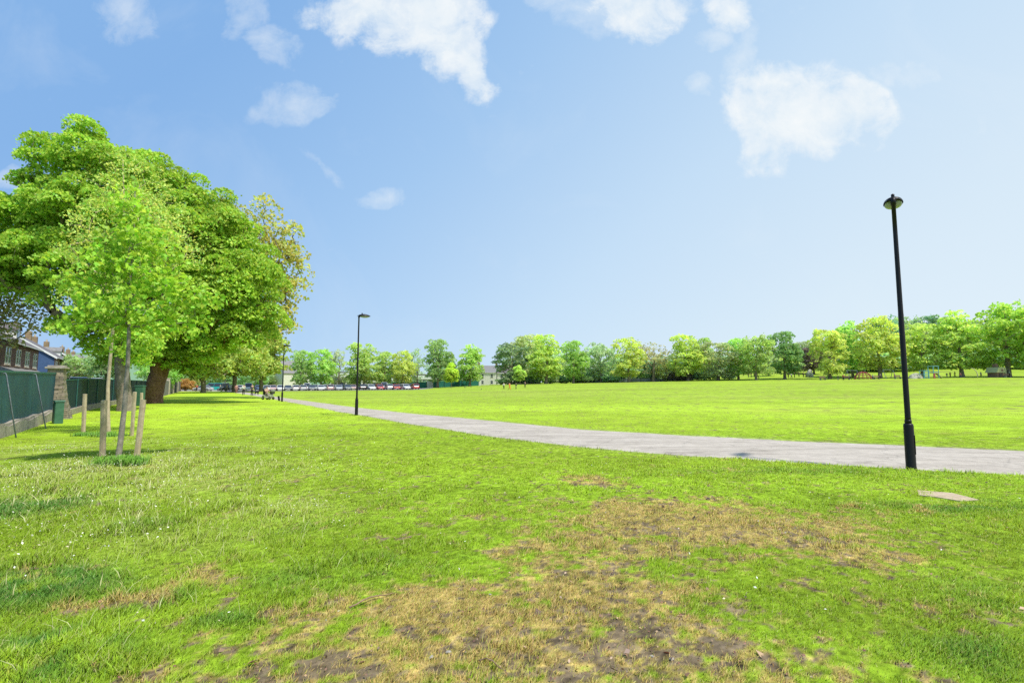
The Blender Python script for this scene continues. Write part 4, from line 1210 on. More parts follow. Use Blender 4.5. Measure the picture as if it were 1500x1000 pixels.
# first fence : zt absolute top
def ftop(s, g):
    y = fl(s)[1]; return 2.13 + (y - 18) * .014
fr = empty('screen_fence', onground(*fl(fl_at_y(18))), 0, 'solid teal green screened fence with slanting braces left of the stone pier', 'fence')
def attach(o, root):
    o.parent = root; o.matrix_parent_inverse = Matrix.Translation(-Vector(root.location)); return o
mb = MB(); strip(mb, S0, sP - .3, lambda s, g: g + .46, lambda s, g: ftop(s, g) - .07, .02, 90, off=.02)
# gentle billow
V = mb.V[0]; V[:, 0] += .02 * np.sin(V[:, 1] * 4.1) * (V[:, 2] < 2); 
attach(mb.build('screen', m_fgreen), fr)
mb = MB(); strip(mb, S0, sP - .3, lambda s, g: ftop(s, g) - .08, lambda s, g: ftop(s, g), .07, 40, off=.02); attach(mb.build('top_rail', m_fmetal), fr)
for yb, foot in [(11.5, None), (14.6, None), (18.05, (25, 641)), (21.9, (68.5, 628))]:
    s = fl_at_y(yb); nr, d = nrm_at(s); p = fl(s) + nr * .07; g_ = float(terrain(p[0], p[1]))
    if foot is None: f_ = p + nr * .75; fz = float(terrain(f_[0], f_[1]))
    else:
        q = gp(*foot); f_ = q[:2]; fz = q[2]
    tz = ftop(s, 0) - .12
    top = Vector((p[0], p[1], tz)); ft = Vector((f_[0], f_[1], fz - .15))
    a = top + Vector((nr[0], nr[1], 0)) * .10
    attach(MB().tube([top, top + Vector((nr[0] * .07, nr[1] * .07, .02)), a + Vector((0, 0, -.06)), ft], .022, 8).build('brace', m_fgrey, None, True), fr)
    attach(MB().tube([(fl(s)[0] - nr[0] * .05, fl(s)[1] - nr[1] * .05, g_ + .45), (fl(s)[0] - nr[0] * .05, fl(s)[1] - nr[1] * .05, tz + .04)], .03, 8).build('post', m_fmetal), fr)
# second fence
f2_ = empty('screen_fence', onground(*fl(fl_at_y(32))), 0, 'very dark green fence beyond the stone pier, behind the saplings', 'fence')
s2a, s2b = sP + .45, fl_at_y(60)
mb = MB(); strip(mb, s2a, s2b, lambda s, g: g + .36, lambda s, g: g + 1.98, .03, 60); attach(mb.build('screen', m_fdark), f2_)
mb = MB(); strip(mb, s2a, s2b, lambda s, g: g + 1.98, lambda s, g: g + 2.04, .06, 30); attach(mb.build('top_rail', m_fmetal), f2_)
for s in np.linspace(s2a + 1.2, s2b, 14):
    nr, d = nrm_at(s); p = fl(s) + nr * .05; g_ = float(terrain(p[0], p[1]))
    attach(MB().tube([(p[0], p[1], g_ + .3), (p[0], p[1], g_ + 2.02)], .028, 6).build('post', m_fmetal), f2_)
# third : grey-lilac wall with pale stone posts
s3a, s3b = fl_at_y(60), fl_at_y(128)
f3_ = empty('park_wall', onground(*fl(s3a)), 0, 'grey stone park wall with pale posts receding past the thick trunk', 'wall')
mb = MB(); strip(mb, s3a, s3b, lambda s, g: g - .2, lambda s, g: g + 2.2, .3, 60); attach(mb.build('wall', m_wall2), f3_)
for s in [fl_at_y(y) for y in (60.5, 69, 80, 93, 108, 125)]:
    p = fl(s); g_ = float(terrain(p[0], p[1])); nr, d = nrm_at(s); mb = MB()
    M = Matrix.Translation((p[0], p[1], g_)) @ Matrix.Rotation(math.atan2(d[1], d[0]), 4, 'Z')
    mb.box(-.25, .25, -.25, .25, -.2, 2.5, M, bev=.02); mb.box(-.3, .3, -.3, .3, 2.5, 2.62, M, bev=.02)
    attach(mb.build('stone_post', m_conc), f3_)
# stone pier with flared foot
p = fl(sP); nr, d = nrm_at(sP); g_ = float(terrain(p[0], p[1]))
root = empty('stone_pier', (p[0], p[1], g_), math.atan2(d[1], d[0]), 'rough coursed stone pier with flat cap between the two fences', 'pier')
mb = MB(); V = []; Fc = []; nlev = 22
for i in range(nlev + 1):
    t = i / nlev; z = -.15 + 2.75 * t; e = .32 + .16 * (1 - t) ** 2.2
    for (a, b_) in [(-1, -1), (0, -1.03), (1, -1), (1.03, 0), (1, 1), (0, 1.03), (-1, 1), (-1.03, 0)]:
        j = random.uniform(-.018, .018)
        V.append((a * (e + j), b_ * (e + j) - (.28 * (1 - t) ** 2.0 if b_ < 0 else 0), z))
for i in range(nlev):
    for k in range(8): Fc.append((i * 8 + k, i * 8 + (k + 1) % 8, (i + 1) * 8 + (k + 1) % 8, (i + 1) * 8 + k))
Fc.append(tuple(range(8))[::-1]); Fc.append(tuple(nlev * 8 + k for k in range(8)))
mb.add(V, Fc).build('shaft', m_pier, root)
mb = MB().box(-.42, .42, -.42, .42, 2.602, 2.70, bev=.03); mb.box(-.34, .34, -.34, .34, 2.70, 2.78, bev=.03); mb.build('cap', m_stonew, root)
# green cabinet
m_cab = mat_noisy('cabinet_green', (.035, .11, .07), (.07, .17, .11), 4, .5, .15, .003)
def cabinet(px, py, w, d_, h, rz, label, Y=None):
    q = gp(px, py) if Y is None else np.array([*wp(px, 560, Y)[:2], 0]); q = np.array([q[0], q[1], float(terrain(q[0], q[1]))])
    root = empty('utility_cabinet', q, rz, label, 'cabinet')
    MB().box(-w / 2, w / 2, -d_ / 2, d_ / 2, -.05, h, bev=.015).build('body', m_cab, root)
    V = [(-w / 2 - .03, -d_ / 2 - .03, h), (w / 2 + .03, -d_ / 2 - .03, h), (w / 2 + .03, d_ / 2 + .03, h), (-w / 2 - .03, d_ / 2 + .03, h)]
    V2 = [(x * .92, y * .9, h + .07) for x, y, z in V]
    MB().add(V + V2, [(0, 1, 2, 3), (7, 6, 5, 4), (0, 1, 5, 4), (1, 2, 6, 5), (2, 3, 7, 6), (3, 0, 4, 7)]).build('lid', m_cab, root)
    MB().box(-w * .42, w * .42, -d_ / 2 - .012, -d_ / 2 - .002, .08, h - .08, bev=.004).build('door', m_cab, root)
    MB().box(w * .25, w * .30, -d_ / 2 - .035, -d_ / 2 - .013, h * .5, h * .65).build('handle', M_BLACK, root)
cabinet(84, 620, .50, .32, 1.02, R(-38), 'dark green utility cabinet standing against the stone pier')
cabinet(206, 597, .55, .4, 1.5, R(10), 'green bin-like cabinet with pale lid between the two big trunks', Y=38)

# ---------------------------------------------------------------- houses
m_sandst = brickmat('terrace_stone', (.27, .14, .12), (.18, .10, .09), (.30, .25, .22), 1, .42, .16)
m_blueg = mat_noisy('blue_render', (.045, .09, .19), (.07, .125, .25), 2, .8, .1, .01)
m_pale = mat_noisy('pale_render', (.55, .52, .46), (.72, .69, .62), 2, .85, .1, .01)
m_brickc = brickmat('chimney_brick', (.34, .24, .13), (.26, .18, .1), (.25, .2, .15), 1, .3, .09)
m_slate = mat_noisy('slate_roof', (.10, .085, .09), (.20, .175, .175), 3, .7, .4, .02)
m_slateb = mat_noisy('light_slate_roof', (.16, .15, .15), (.27, .26, .25), 3, .7, .4, .02)
m_white = mat_noisy('white_paint', (.70, .70, .68), (.82, .82, .80), 6, .5, 0)
m_pane, nt, b = newmat('window_pane'); b.inputs['Base Color'].default_value = (.03, .04, .05, 1); b.inputs['Roughness'].default_value = .05; b.inputs['Specular IOR Level'].default_value = .8
m_door = mat_noisy('door_paint', (.05, .02, .02), (.09, .04, .03), 4, .4, 0)

def house(origin, dirv, L, D, eave, ridge, label, wall=None, roof=None, nwin=3, bay=True, dormers=(), chim=(.0,), gable=None, name='house', floors=((.9, 2.3), (3.4, 4.9)), group=None, z0=None, winw=.9, step=None, cat='house'):
    """origin: near front corner; dirv: along the front; the front faces the right-hand side of dirv"""
    wall = wall or m_sandst; roof = roof or m_slate
    d = np.array(dirv, float); d /= np.linalg.norm(d)
    z = float(terrain(*origin)) if z0 is None else z0
    root = empty(name, (origin[0], origin[1], z), math.atan2(d[1], d[0]), label, cat, group)
    # local: x along the front, y=0 the front plane, house body at y in 0..D (left), front outward is -y
    mb = MB()
    # walls as a pentagonal prism along x
    prof = [(0, 0, -.5), (0, D, -.5), (0, D, eave), (0, D / 2, ridge - .05), (0, 0, eave)]
    mb.prism(prof, (L, 0, 0)); mb.build('wall', wall, root)
    if gable is not None:
        MB().prism([(-.03, -.02, -.4), (-.03, D + .02, -.4), (-.03, D + .02, eave), (-.03, D / 2, ridge - .05), (-.03, -.02, eave)], (.027, 0, 0)).build('gable_wall', gable, root)
    rf = MB(); ov = .3
    for sgn in (0, 1):
        y0, y1 = (-ov, D / 2) if sgn == 0 else (D + ov, D / 2)
        ze = eave - ov * (ridge - eave) / (D / 2)
        rf.prism([(-.2, y0, ze + .02), (-.2, y1, ridge + .02), (-.2, y1, ridge + .16), (-.2, y0, ze + .16)], (L + .4, 0, 0))
    r = rf.build('roof', roof, root)
    if gable is not None or True:
        bb = MB()
        for sgn in (0, 1):
            y0, y1 = (-ov - .02, D / 2) if sgn == 0 else (D + ov + .02, D / 2)
            ze = eave - ov * (ridge - eave) / (D / 2)
            bb.prism([(-.26, y0, ze - .12), (-.26, y1, ridge - .12), (-.26, y1, ridge + .18), (-.26, y0, ze + .18)], (.055, 0, 0))
        bb.build('bargeboard', m_white, root)
    for cx in chim:
        MB().box(cx * L - .45, cx * L + .45, D / 2 - .35, D / 2 + .35, ridge - .8, ridge + 1.3).build('chimney', m_brickc, r)
        for k in (-.22, .22): MB().lathe([(.12, 0), (.1, .4)], 10, c=(cx * L + k, D / 2, ridge + 1.3)).build('chimney_pot', m_conc, r)
    gut = MB().tube([(0, -ov - .06, eave - .14), (L, -ov - .06, eave - .14)], .06, 6).build('gutter', m_white, root)
    step_ = L / nwin
    for i in range(nwin):
        cx = step_ * (i + .5)
        for fi, (a, b_) in enumerate(floors):
            if bay and fi == 0:
                # bay with lean-to roof
                if i % 2 == 0:
                    MB().prism([(cx - 1.1, 0, -.3), (cx - .7, -.7, -.3), (cx + .7, -.7, -.3), (cx + 1.1, 0, -.3)], (0, 0, 2.9)).build('bay', m_white, root)
                    fr_ = MB().box(cx - .6, cx + .6, -.74, -.71, .8, 2.3).build('window', m_pane, root)
                else:
                    MB().box(cx - .5, cx + .5, -.05, -.003, .0, 2.2).build('door', m_door, root)
                continue
            for off in ((-winw * .62, winw * .62) if winw < 1.0 else (0,)):
                x0, x1 = cx + off - winw / 2, cx + off + winw / 2
                f_ = MB(); t = .09
                f_.box(x0, x1, -.06, -.003, a, a + t); f_.box(x0, x1, -.06, -.003, b_ - t, b_)
                f_.box(x0, x0 + t, -.06, -.003, a + t, b_ - t); f_.box(x1 - t, x1, -.06, -.003, a + t, b_ - t)
                f_.box(x0 + t, x1 - t, -.05, -.003, (a + b_) / 2 - .04, (a + b_) / 2 + .04)
                w_o = f_.build('window', m_white, root)
                MB().box(x0 + t, x1 - t, -.02, -.004, a + t, b_ - t).build('pane', m_pane, w_o)
                MB().box(x0 - .08, x1 + .08, -.09, -.003, a - .12, a - .002).build('sill', m_conc, w_o)
    if bay:
        MB().prism([(-.0, -.02, 3.05), (-.0, -1.0, 2.62), (-.0, -1.0, 2.70), (-.0, -.02, 3.15)], (L, 0, 0)).build('porch_roof', m_slateb, root)
    for dx in dormers:
        cx = dx * L; yb = D * .12; zz = eave + (ridge - eave) * .22
        dm = MB(); dm.prism([(cx - .8, yb, zz), (cx + .8, yb, zz), (cx + .8, yb, zz + 1.2), (cx, yb, zz + 1.75), (cx - .8, yb, zz + 1.2)], (0, D * .30, 0))
        q = dm.build('dormer', m_white, r)
        MB().box(cx - .55, cx + .55, yb - .03, yb - .003, zz + .2, zz + 1.15).build('dormer_window', m_pane, r)
        rr_ = MB()
        rr_.prism([(cx - .98, yb - .15, zz + 1.10), (cx, yb - .15, zz + 1.8), (cx, yb - .15, zz + 1.9), (cx - .98, yb - .15, zz + 1.2)], (0, D * .32, 0))
        rr_.prism([(cx + .98, yb - .15, zz + 1.10), (cx, yb - .15, zz + 1.8), (cx, yb - .15, zz + 1.9), (cx + .98, yb - .15, zz + 1.2)], (0, D * .32, 0))
        rr_.build('dormer_roof', roof, r)
    return root

# local: x along front; body lies on +y side (left of dir). front faces -y = right of dir
def ray_xy(px, Y): return np.array([(px - 750) / F * Y / (cp - 0 * sp), Y]) if False else np.array([ray(px, 563)[0] / ray(px, 563)[1] * Y, Y])
gH = 'houses in the street behind the fence'
pa, pb = ray_xy(-45, 34.5), ray_xy(53, 55)
dd = pb - pa
house(pa, dd, np.linalg.norm(dd), 8, 5.45, 8.0, 'brown stone terrace with white windows and dormer above the green fence', nwin=6, dormers=(.80,), chim=(.12, .55), group=gH)
pc = ray_xy(76.5, 69); dn = dd / np.linalg.norm(dd)
house(pc, dn, 12, 8.5, 5.45, 8.3, 'house with blue painted gable end next to the brown terrace', wall=m_sandst, gable=m_blueg, roof=m_slate, nwin=3, chim=(.15, .85), group=gH)
pe = ray_xy(92, 84)
house(pe, dn, 14, 8, 5.6, 8.2, 'pale rendered house with brick chimney beyond the blue gable', wall=m_pale, roof=m_slateb, nwin=3, dormers=(.3,), chim=(.05, .9), group=gH, gable=m_pale)
pf_ = ray_xy(122, 105)
house(pf_, dn, 24, 8, 5.6, 8.2, 'farthest pale terrace seen through leaves behind the dark fence', wall=m_sandst, roof=m_slateb, nwin=5, dormers=(.2, .6), chim=(.1, .5, .9), group=gH)
# far buildings beyond the cars
gF = 'buildings beyond the car park'
q = ray_xy(402, 178)
house(ray_xy(432, 184), ray_xy(402, 178) - ray_xy(432, 184), 9.5, 10, 5.4, 9.6, 'cream house with grey hipped gable beyond the third lamp post', wall=m_pale, roof=m_slateb, nwin=2, bay=False, chim=(), group=gF, z0=.2, gable=m_pale)
def block(px0, px1, Y, zb, zt, label, D=12, band=True, roofm=None):
    a, b_ = ray_xy(px0, Y), ray_xy(px1, Y); L = b_[0] - a[0]
    root = empty('commercial_building', (a[0], Y, zb), 0, label, 'building', gF)
    MB().box(0, L, 0, D, -.5, zt).build('wall', m_pale, root)
    MB().box(-.3, L + .3, -.3, D + .3, zt, zt + .35).build('roof', m_slateb, root)
    MB().box(0, L, -.25, -.004, zt - 1.5, zt - .1).build('fascia', m_white, root)
    n = max(3, int(L / 2.6))
    for i in range(n):
        x0 = L * (i + .08) / n; x1 = L * (i + .92) / n
        w = MB(); w.box(x0, x1, -.06, -.003, .3, .5); w.box(x0, x1, -.06, -.003, zt - 2.0, zt - 1.85)
        w.box(x0, x0 + .1, -.06, -.003, .5, zt - 2.0); w.box(x1 - .1, x1, -.06, -.003, .5, zt - 2.0)
        wo = w.build('window', m_fgrey, root); MB().box(x0 + .1, x1 - .1, -.03, -.004, .5, zt - 2.0).build('pane', m_pane, wo)
block(484, 530, 176, .2, 5.6, 'long white building with dark shopfront behind the middle lamp post')
block(534, 578, 182, .3, 3.8, 'low pale building right of the middle lamp post')
block(596, 652, 190, .6, 4.6, 'low white building behind the large dark tree')
d4 = np.array([1.0, 0.0])
house(ray_xy(700, 205), d4, 7.6, 9, 5.6, 8.4, 'pale stone terrace house in the gap between the tree groups', wall=m_pale, roof=m_slateb, nwin=2, bay=False, chim=(.02, .98), group=gF, z0=1.0, winw=1.1)
house(ray_xy(700, 205) + np.array([7.9, .5]), d4, 7.6, 9, 5.4, 8.0, 'second stone terrace house right beside the first in the gap', wall=m_pale, roof=m_slate, nwin=2, bay=False, chim=(.98,), group=gF, z0=1.0, winw=1.1)
house(ray_xy(655, 215), d4, 12, 9, 5.4, 8.0, 'pale house partly hidden behind the tree left of the gap', wall=m_pale, roof=m_slateb, nwin=3, bay=False, chim=(.5,), group=gF, z0=.8, winw=1.1)

# teal mesh fence in front of the far buildings
m_teal = mat_noisy('teal_fence', (.02, .14, .12), (.04, .22, .18), 4, .6, 0)
def far_fence(px0, px1, Y0, Y1, h, mat, label, npost):
    a, b_ = ray_xy(px0, Y0), ray_xy(px1, Y1); root = empty('mesh_fence', onground(*a), 0, label, 'fence')
    mb = MB(); n = 10
    for i in range(n):
        p, q = a + (b_ - a) * i / n, a + (b_ - a) * (i + 1) / n
        mb.prism([onground(*p, .05), onground(*q, .05), onground(*q, h), onground(*p, h)], (0, .04, 0))
    attach(mb.build('panel', mat), root)
    for i in range(npost + 1):
        p = a + (b_ - a) * i / npost
        attach(MB().tube([onground(p[0], p[1] - .05, -.1), onground(p[0], p[1] - .05, h + .15)], .05, 6).build('post', M_BLACK), root)
far_fence(572, 702, 150, 154, 1.9, m_teal, 'teal mesh fence along the far side of the field', 10)
far_fence(842, 1010, 156, 152, 1.1, m_fgrey, 'low grey railing under the trees in the middle distance', 12)
# white post and pale wall
p = ray_xy(703, 149); mb = MB().box(-.35, .35, -.2, .2, -.1, 2.3, bev=.05); mb.box(-.42, .42, -.26, .26, 2.3, 2.45, bev=.03); o = mb.build('gate_post', m_white); o.location = onground(*p); tag(o, 'white gate post at the right end of the teal fence', 'post')
p = ray_xy(630, 149); mb = MB().box(-.9, .9, -.3, .3, -.1, 2.2, bev=.05); mb.box(-1.0, 1.0, -.4, .4, 2.2, 2.35, bev=.03); mb.box(-.5, .5, -.33, -.302, .2, 1.9); o = mb.build('kiosk', m_pale); o.location = onground(*p); tag(o, 'small pale kiosk beside the end of the car row', 'kiosk')
mb = MB()
for i in range(12):
    p0, p1 = ray_xy(742 + 4 * i, 152), ray_xy(746 + 4 * i, 152); mb.prism([onground(*p0, -.2), onground(*p1, -.2), onground(*p1, .8), onground(*p0, .8)], (0, .4, 0))
tag(mb.build('garden_wall', m_conc), 'low pale wall under the blossoming chestnut', 'wall')
# thin grey street light far away
p = ray_xy(672, 150); mb = MB().tube([onground(*p, -.1), onground(*p, 7)], [.1, .06], 8)
g0 = onground(*p); mb.tube([(g0[0], g0[1], g0[2] + 7), (g0[0] + 1.0, g0[1], g0[2] + 7.1)], .05, 6); mb.box(g0[0] + .8, g0[0] + 1.5, g0[1] - .15, g0[1] + .15, g0[2] + 7.02, g0[2] + 7.16, bev=.03)
tag(mb.build('street_light', m_fgrey), 'thin grey street light rising between the yellow tree and the next', 'street light')

# ---------------------------------------------------------------- hills
def hills():
    mh = mat_noisy('hill_far', (.12, .22, .13), (.20, .31, .18), .012, 1, .0)  # pale greens with the distance haze mixed in
    V = []; Fc = []; n = 240; rows = 8
    for j in range(rows):
        for i in range(n + 1):
            u = -2.2 + 4.4 * i / n
            prof = np.interp(u, [-2.2, -.9, -.6, -.45, -.36, -.2, 0, .3, .6, .9, 2.2], [95, 85, 75, 66, 40, 12, 3, 3, 30, 50, 70])
            Y = 800 + j * 60
            h = prof * math.sin(math.pi / 2 * j / (rows - 1)) + 8 * (float(fbm(u * 9 + j * .3, j * .7, 7, 4)) - .5) * (j > 0) + (12 * float(fbm(u * 60, j * 2.0, 8, 3)) - 4) * (j > 1)
            V.append((u * Y, Y, h - 8 + float(terrain(u * Y, Y)) * (j == 0) * 0))
    for j in range(rows - 1):
        for i in range(n): Fc.append((j * (n + 1) + i, j * (n + 1) + i + 1, (j + 1) * (n + 1) + i + 1, (j + 1) * (n + 1) + i))
    mb = MB().add(V, Fc); tag(mb.build('hills', mh, None, True), kind='structure', label='hazy green wooded hills on the horizon', cat='hills')
hills()

# ---------------------------------------------------------------- vehicles
m_car = mat_tinted('car_paint', .25, .5, .12, .6)
m_tyre = mat_noisy('tyre', (.012, .012, .012), (.03, .03, .03), 20, .85, 0)
m_rim = mat_noisy('rim', (.35, .35, .36), (.5, .5, .5), 10, .35, 0, metal=.8)
m_light = mat_noisy('headlight', (.75, .75, .72), (.85, .85, .82), 10, .1, 0)
m_rlight = mat_noisy('tail_light', (.35, .01, .01), (.5, .02, .02), 10, .2, 0)
def ring(x, pts): return [(x, y, z) for y, z in pts]
def loft(mb, secs):
    n = len(secs[0]); V = [p for s in secs for p in s]; Fc = []
    for i in range(len(secs) - 1):
        for k in range(n): Fc.append((i * n + k, i * n + (k + 1) % n, (i + 1) * n + (k + 1) % n, (i + 1) * n + k))
    Fc.append(tuple(range(n))[::-1]); Fc.append(tuple((len(secs) - 1) * n + k for k in range(n)))
    return mb.add(V, Fc)
def sec(x, w, zb, zt, c=.08):
    return [(x, -w, zb + c), (x, -w + c, zb), (x, w - c, zb), (x, w, zb + c), (x, w, zt - c * 1.4), (x, w - c * 1.6, zt), (x, -w + c * 1.6, zt), (x, -w, zt - c * 1.4)]
def car_proto(kind, label):
    root = empty('parked_car', (0, 0, 0), 0, label, 'car', 'cars parked beyond the field')
    if kind == 'hatch': L, H, hood, Hb = 3.9, 1.48, .86, .92
    elif kind == 'saloon': L, H, hood, Hb = 4.4, 1.42, .84, .90
    else: L, H, hood, Hb = 4.6, 1.95, 1.05, 1.1
    h = L / 2; W = .86
    mb = MB()
    loft(mb, [sec(-h, W * .80, .36, .70), sec(-h + .12, W * .93, .26, hood + .02), sec(-h + .7, W, .22, Hb), sec(0, W, .20, Hb), sec(h - 1.15, W, .22, Hb - .02), sec(h - .35, W * .95, .25, hood - .12), sec(h - .08, W * .88, .28, .66), sec(h, W * .75, .34, .56)])
    b_ = mb.build('body', m_car, root, False); b_['tint'] = 1
    rear = {'hatch': -h + .12, 'saloon': -h + .75, 'van': -h + .1}[kind]
    rt = {'hatch': -h + .5, 'saloon': -h + 1.35, 'van': -h + .25}[kind]
    fb = h - 1.15 if kind != 'van' else h - .8; ft = h - 1.95 if kind != 'van' else h - 1.4
    g_ = MB(); V = []
    def quad(z, x0, x1, w): return [(x0, -w, z), (x1, -w, z), (x1, w, z), (x0, w, z)]
    lo, hi = quad(Hb - .02, rear, fb, W - .05), quad(H - .06, rt, ft, W - .19)
    g_.add(lo + hi, [(0, 1, 2, 3), (7, 6, 5, 4), (0, 1, 5, 4), (1, 2, 6, 5), (2, 3, 7, 6), (3, 0, 4, 7)]).build('windows', m_pane, root)
    rf = MB(); a = quad(H - .06, rt - .05, ft + .05, W - .17); bq = quad(H, rt + .12, ft - .12, W - .28)
    rf.add(a + bq, [(0, 1, 2, 3), (7, 6, 5, 4), (0, 1, 5, 4), (1, 2, 6, 5), (2, 3, 7, 6), (3, 0, 4, 7)])
    for sy in (-1, 1):
        for xx0, xx1 in ((rear, rt), (fb, ft), ((rear + fb) / 2, (rt + ft) / 2)):
            rf.tube([(xx0, sy * (W - .045), Hb - .03), (xx1, sy * (W - .185), H - .05)], .035, 5)
    r_ = rf.build('roof', m_car, root); r_['tint'] = 1
    for sx in (h - .78, -h + .75):
        for sy in (-1, 1):
            t = MB(); M = Matrix.Translation((sx, sy * (W - .09), .31)) @ Matrix.Rotation(math.pi / 2, 4, 'X')
            t.lathe([(.2, -.1), (.29, -.1), (.31, -.07), (.31, .07), (.29, .1), (.2, .1)], 18, M=M); tt = t.build('wheel', m_tyre, root, False)
            MB().lathe([(.19, -.105), (.2, -.09), (.2, .09), (.19, .105)], 12, M=M).build('rim', m_rim, tt)
    for sy in (-1, 1):
        MB().box(h - .16, h - .03, sy * .62 - .14, sy * .62 + .14, .58, .70, bev=.02).build('headlight', m_light, root)
        MB().box(-h + .01, -h + .1, sy * .66 - .08, sy * .66 + .08, .66, .84, bev=.02).build('tail_light', m_rlight, root)
    MB().box(h - .02, h + .015, -.26, .26, .40, .51).build('number_plate', m_white, root)
    return root
def setcol(o, c):
    for ch in o.children:
        if ch.get('tint'): ch.color = (*c, 1)
cp_ = {'hatch': car_proto('hatch', 'x'), 'saloon': car_proto('saloon', 'x'), 'van': car_proto('van', 'x')}
used = set()
def place_car(kind, px, Y, rz, col, label, py=None):
    p = ray_xy(px, Y)
    o = cp_[kind] if kind not in used else copy_tree(cp_[kind]); used.add(kind)
    o.location = onground(p[0], p[1], .035); o.rotation_euler = (0, 0, rz); o['label'] = label; setcol(o, col)
    return o
WH, SI, GY_, BL, RD, PK, NV, TE = (.8, .8, .78), (.48, .50, .52), (.18, .19, .20), (.02, .02, .025), (.50, .02, .02), (.62, .40, .38), (.03, .06, .16), (.02, .45, .40)
fr_cars = [(444, 'hatch', SI, 'silver hatchback, first in the front row right of the third lamp post'), (457, 'hatch', GY_, 'dark grey hatchback second in the front row under the leftmost trees'),
 (470, 'saloon', WH, 'white saloon in the front row between the leftmost trees'), (483, 'hatch', PK, 'pinkish hatchback left of the thin see-through tree'), (496, 'saloon', SI, 'silver saloon below the thin see-through tree'),
 (509, 'hatch', GY_, 'grey hatchback left of the middle lamp post'), (530, 'hatch', BL, 'black hatchback just right of the middle lamp post'), (543, 'saloon', WH, 'white saloon right of the black hatchback'),
 (556, 'hatch', RD, 'red hatchback under the rounded tree'), (569, 'hatch', SI, 'silver hatchback between two red cars'), (580, 'saloon', RD, 'red saloon right of the silver hatchback'),
 (594, 'hatch', WH, 'white hatchback left of the last red car'), (607, 'hatch', RD, 'bright red hatchback at the right end of the row')]
for i, (px, kd, cl, lb) in enumerate(fr_cars):
    place_car(kd, px, 130 + random.uniform(-.6, .6), R(-62 + random.uniform(-5, 5)) if i % 3 else R(118), cl, lb)
bk = [(450, 'van', WH, 'white van in the rear row behind the first silver hatchback'), (464, 'hatch', SI, 'rear row silver hatchback behind the white saloon'), (478, 'hatch', WH, 'rear row white hatchback'), (490, 'saloon', GY_, 'rear row grey saloon'), (503, 'hatch', NV, 'rear row navy hatchback'),
      (517, 'saloon', PK, 'rear row pinkish saloon hidden by the middle lamp post'), (537, 'hatch', SI, 'rear row silver hatchback right of the middle lamp post'), (550, 'hatch', NV, 'rear row navy hatchback behind the red one'), (563, 'van', SI, 'tall silver van in the rear row'), (587, 'hatch', GY_, 'rear row grey hatchback between red and white cars'), (600, 'hatch', BL, 'rear row black hatchback near the right end')]
for (px, kd, cl, lb) in bk: place_car(kd, px, 136.5, R(-75 + random.uniform(-6, 6)), cl, lb)
lf = [(298, 122, 'saloon', SI, R(178), 'silver saloon left of the teal van under the trees'), (313, 128, 'van', TE, R(185), 'teal green van beyond the end of the path'), (336, 121, 'saloon', BL, R(175), 'black saloon side-on behind the walkers'),
      (331, 129, 'van', GY_, R(120), 'grey van behind the black saloon'), (353, 127, 'hatch', WH, R(118), 'white hatchback behind the walkers'), (364, 126, 'van', WH, R(-62), 'white van behind the dog walker'), (379, 128, 'hatch', (.15,.25,.45), R(118), 'blue hatchback left of the low branched tree trunk'),
      (391, 127, 'saloon', WH, R(118), 'white saloon behind the mobility scooter'), (400, 131, 'hatch', PK, R(-62), 'pink tinted hatchback left of the third lamp post'), (411, 130, 'hatch', WH, R(-62), 'white hatchback behind the third lamp post'), (422, 131, 'saloon', GY_, R(-62), 'grey saloon just right of the third lamp post'), (433, 130, 'hatch', WH, R(118), 'white hatchback left of the leftmost tree trunk')]
for (px, Y, kd, cl, rz, lb) in lf: place_car(kd, px, Y, rz, cl, lb)
# street cars behind the dark fence
for (px, Y, cl, lb) in [(118, 52, WH, 'white car in the street, its roof above the dark fence'), (140, 58, SI, 'silver car in the street behind the dark fence')]:
    o = place_car('van', px, Y, math.atan2(dn[1], dn[0]), cl, lb); o.location.z = .42

# ---------------------------------------------------------------- people
m_skin = mat_noisy('skin', (.45, .28, .20), (.52, .34, .25), 12, .6, 0)
m_cloth = mat_tinted('cloth', .9, .1, .1)
m_hair = mat_noisy('hair', (.03, .02, .015), (.08, .05, .03), 30, .7, 0)
def skinned(name, verts, edges, radii, mat, sub=1, root_i=0):
    me = bpy.data.meshes.new(name); me.from_pydata(verts, edges, [])
    o = bpy.data.objects.new(name, me); COL.objects.link(o)
    s = o.modifiers.new('s', 'SKIN')
    for i, r_ in enumerate(radii):
        rr = r_ if hasattr(r_, '__len__') else (r_, r_)
        me.skin_vertices[0].data[i].radius = rr
    me.skin_vertices[0].data[root_i].use_root = True
    s.use_smooth_shade = True; u = o.modifiers.new('u', 'SUBSURF'); u.levels = sub; u.render_levels = sub
    dg = bpy.context.evaluated_depsgraph_get(); dg.update()
    m2 = bpy.data.meshes.new_from_object(o.evaluated_get(dg)); bpy.data.objects.remove(o); m2.name = name
    m2.materials.clear(); m2.materials.append(mat); return m2
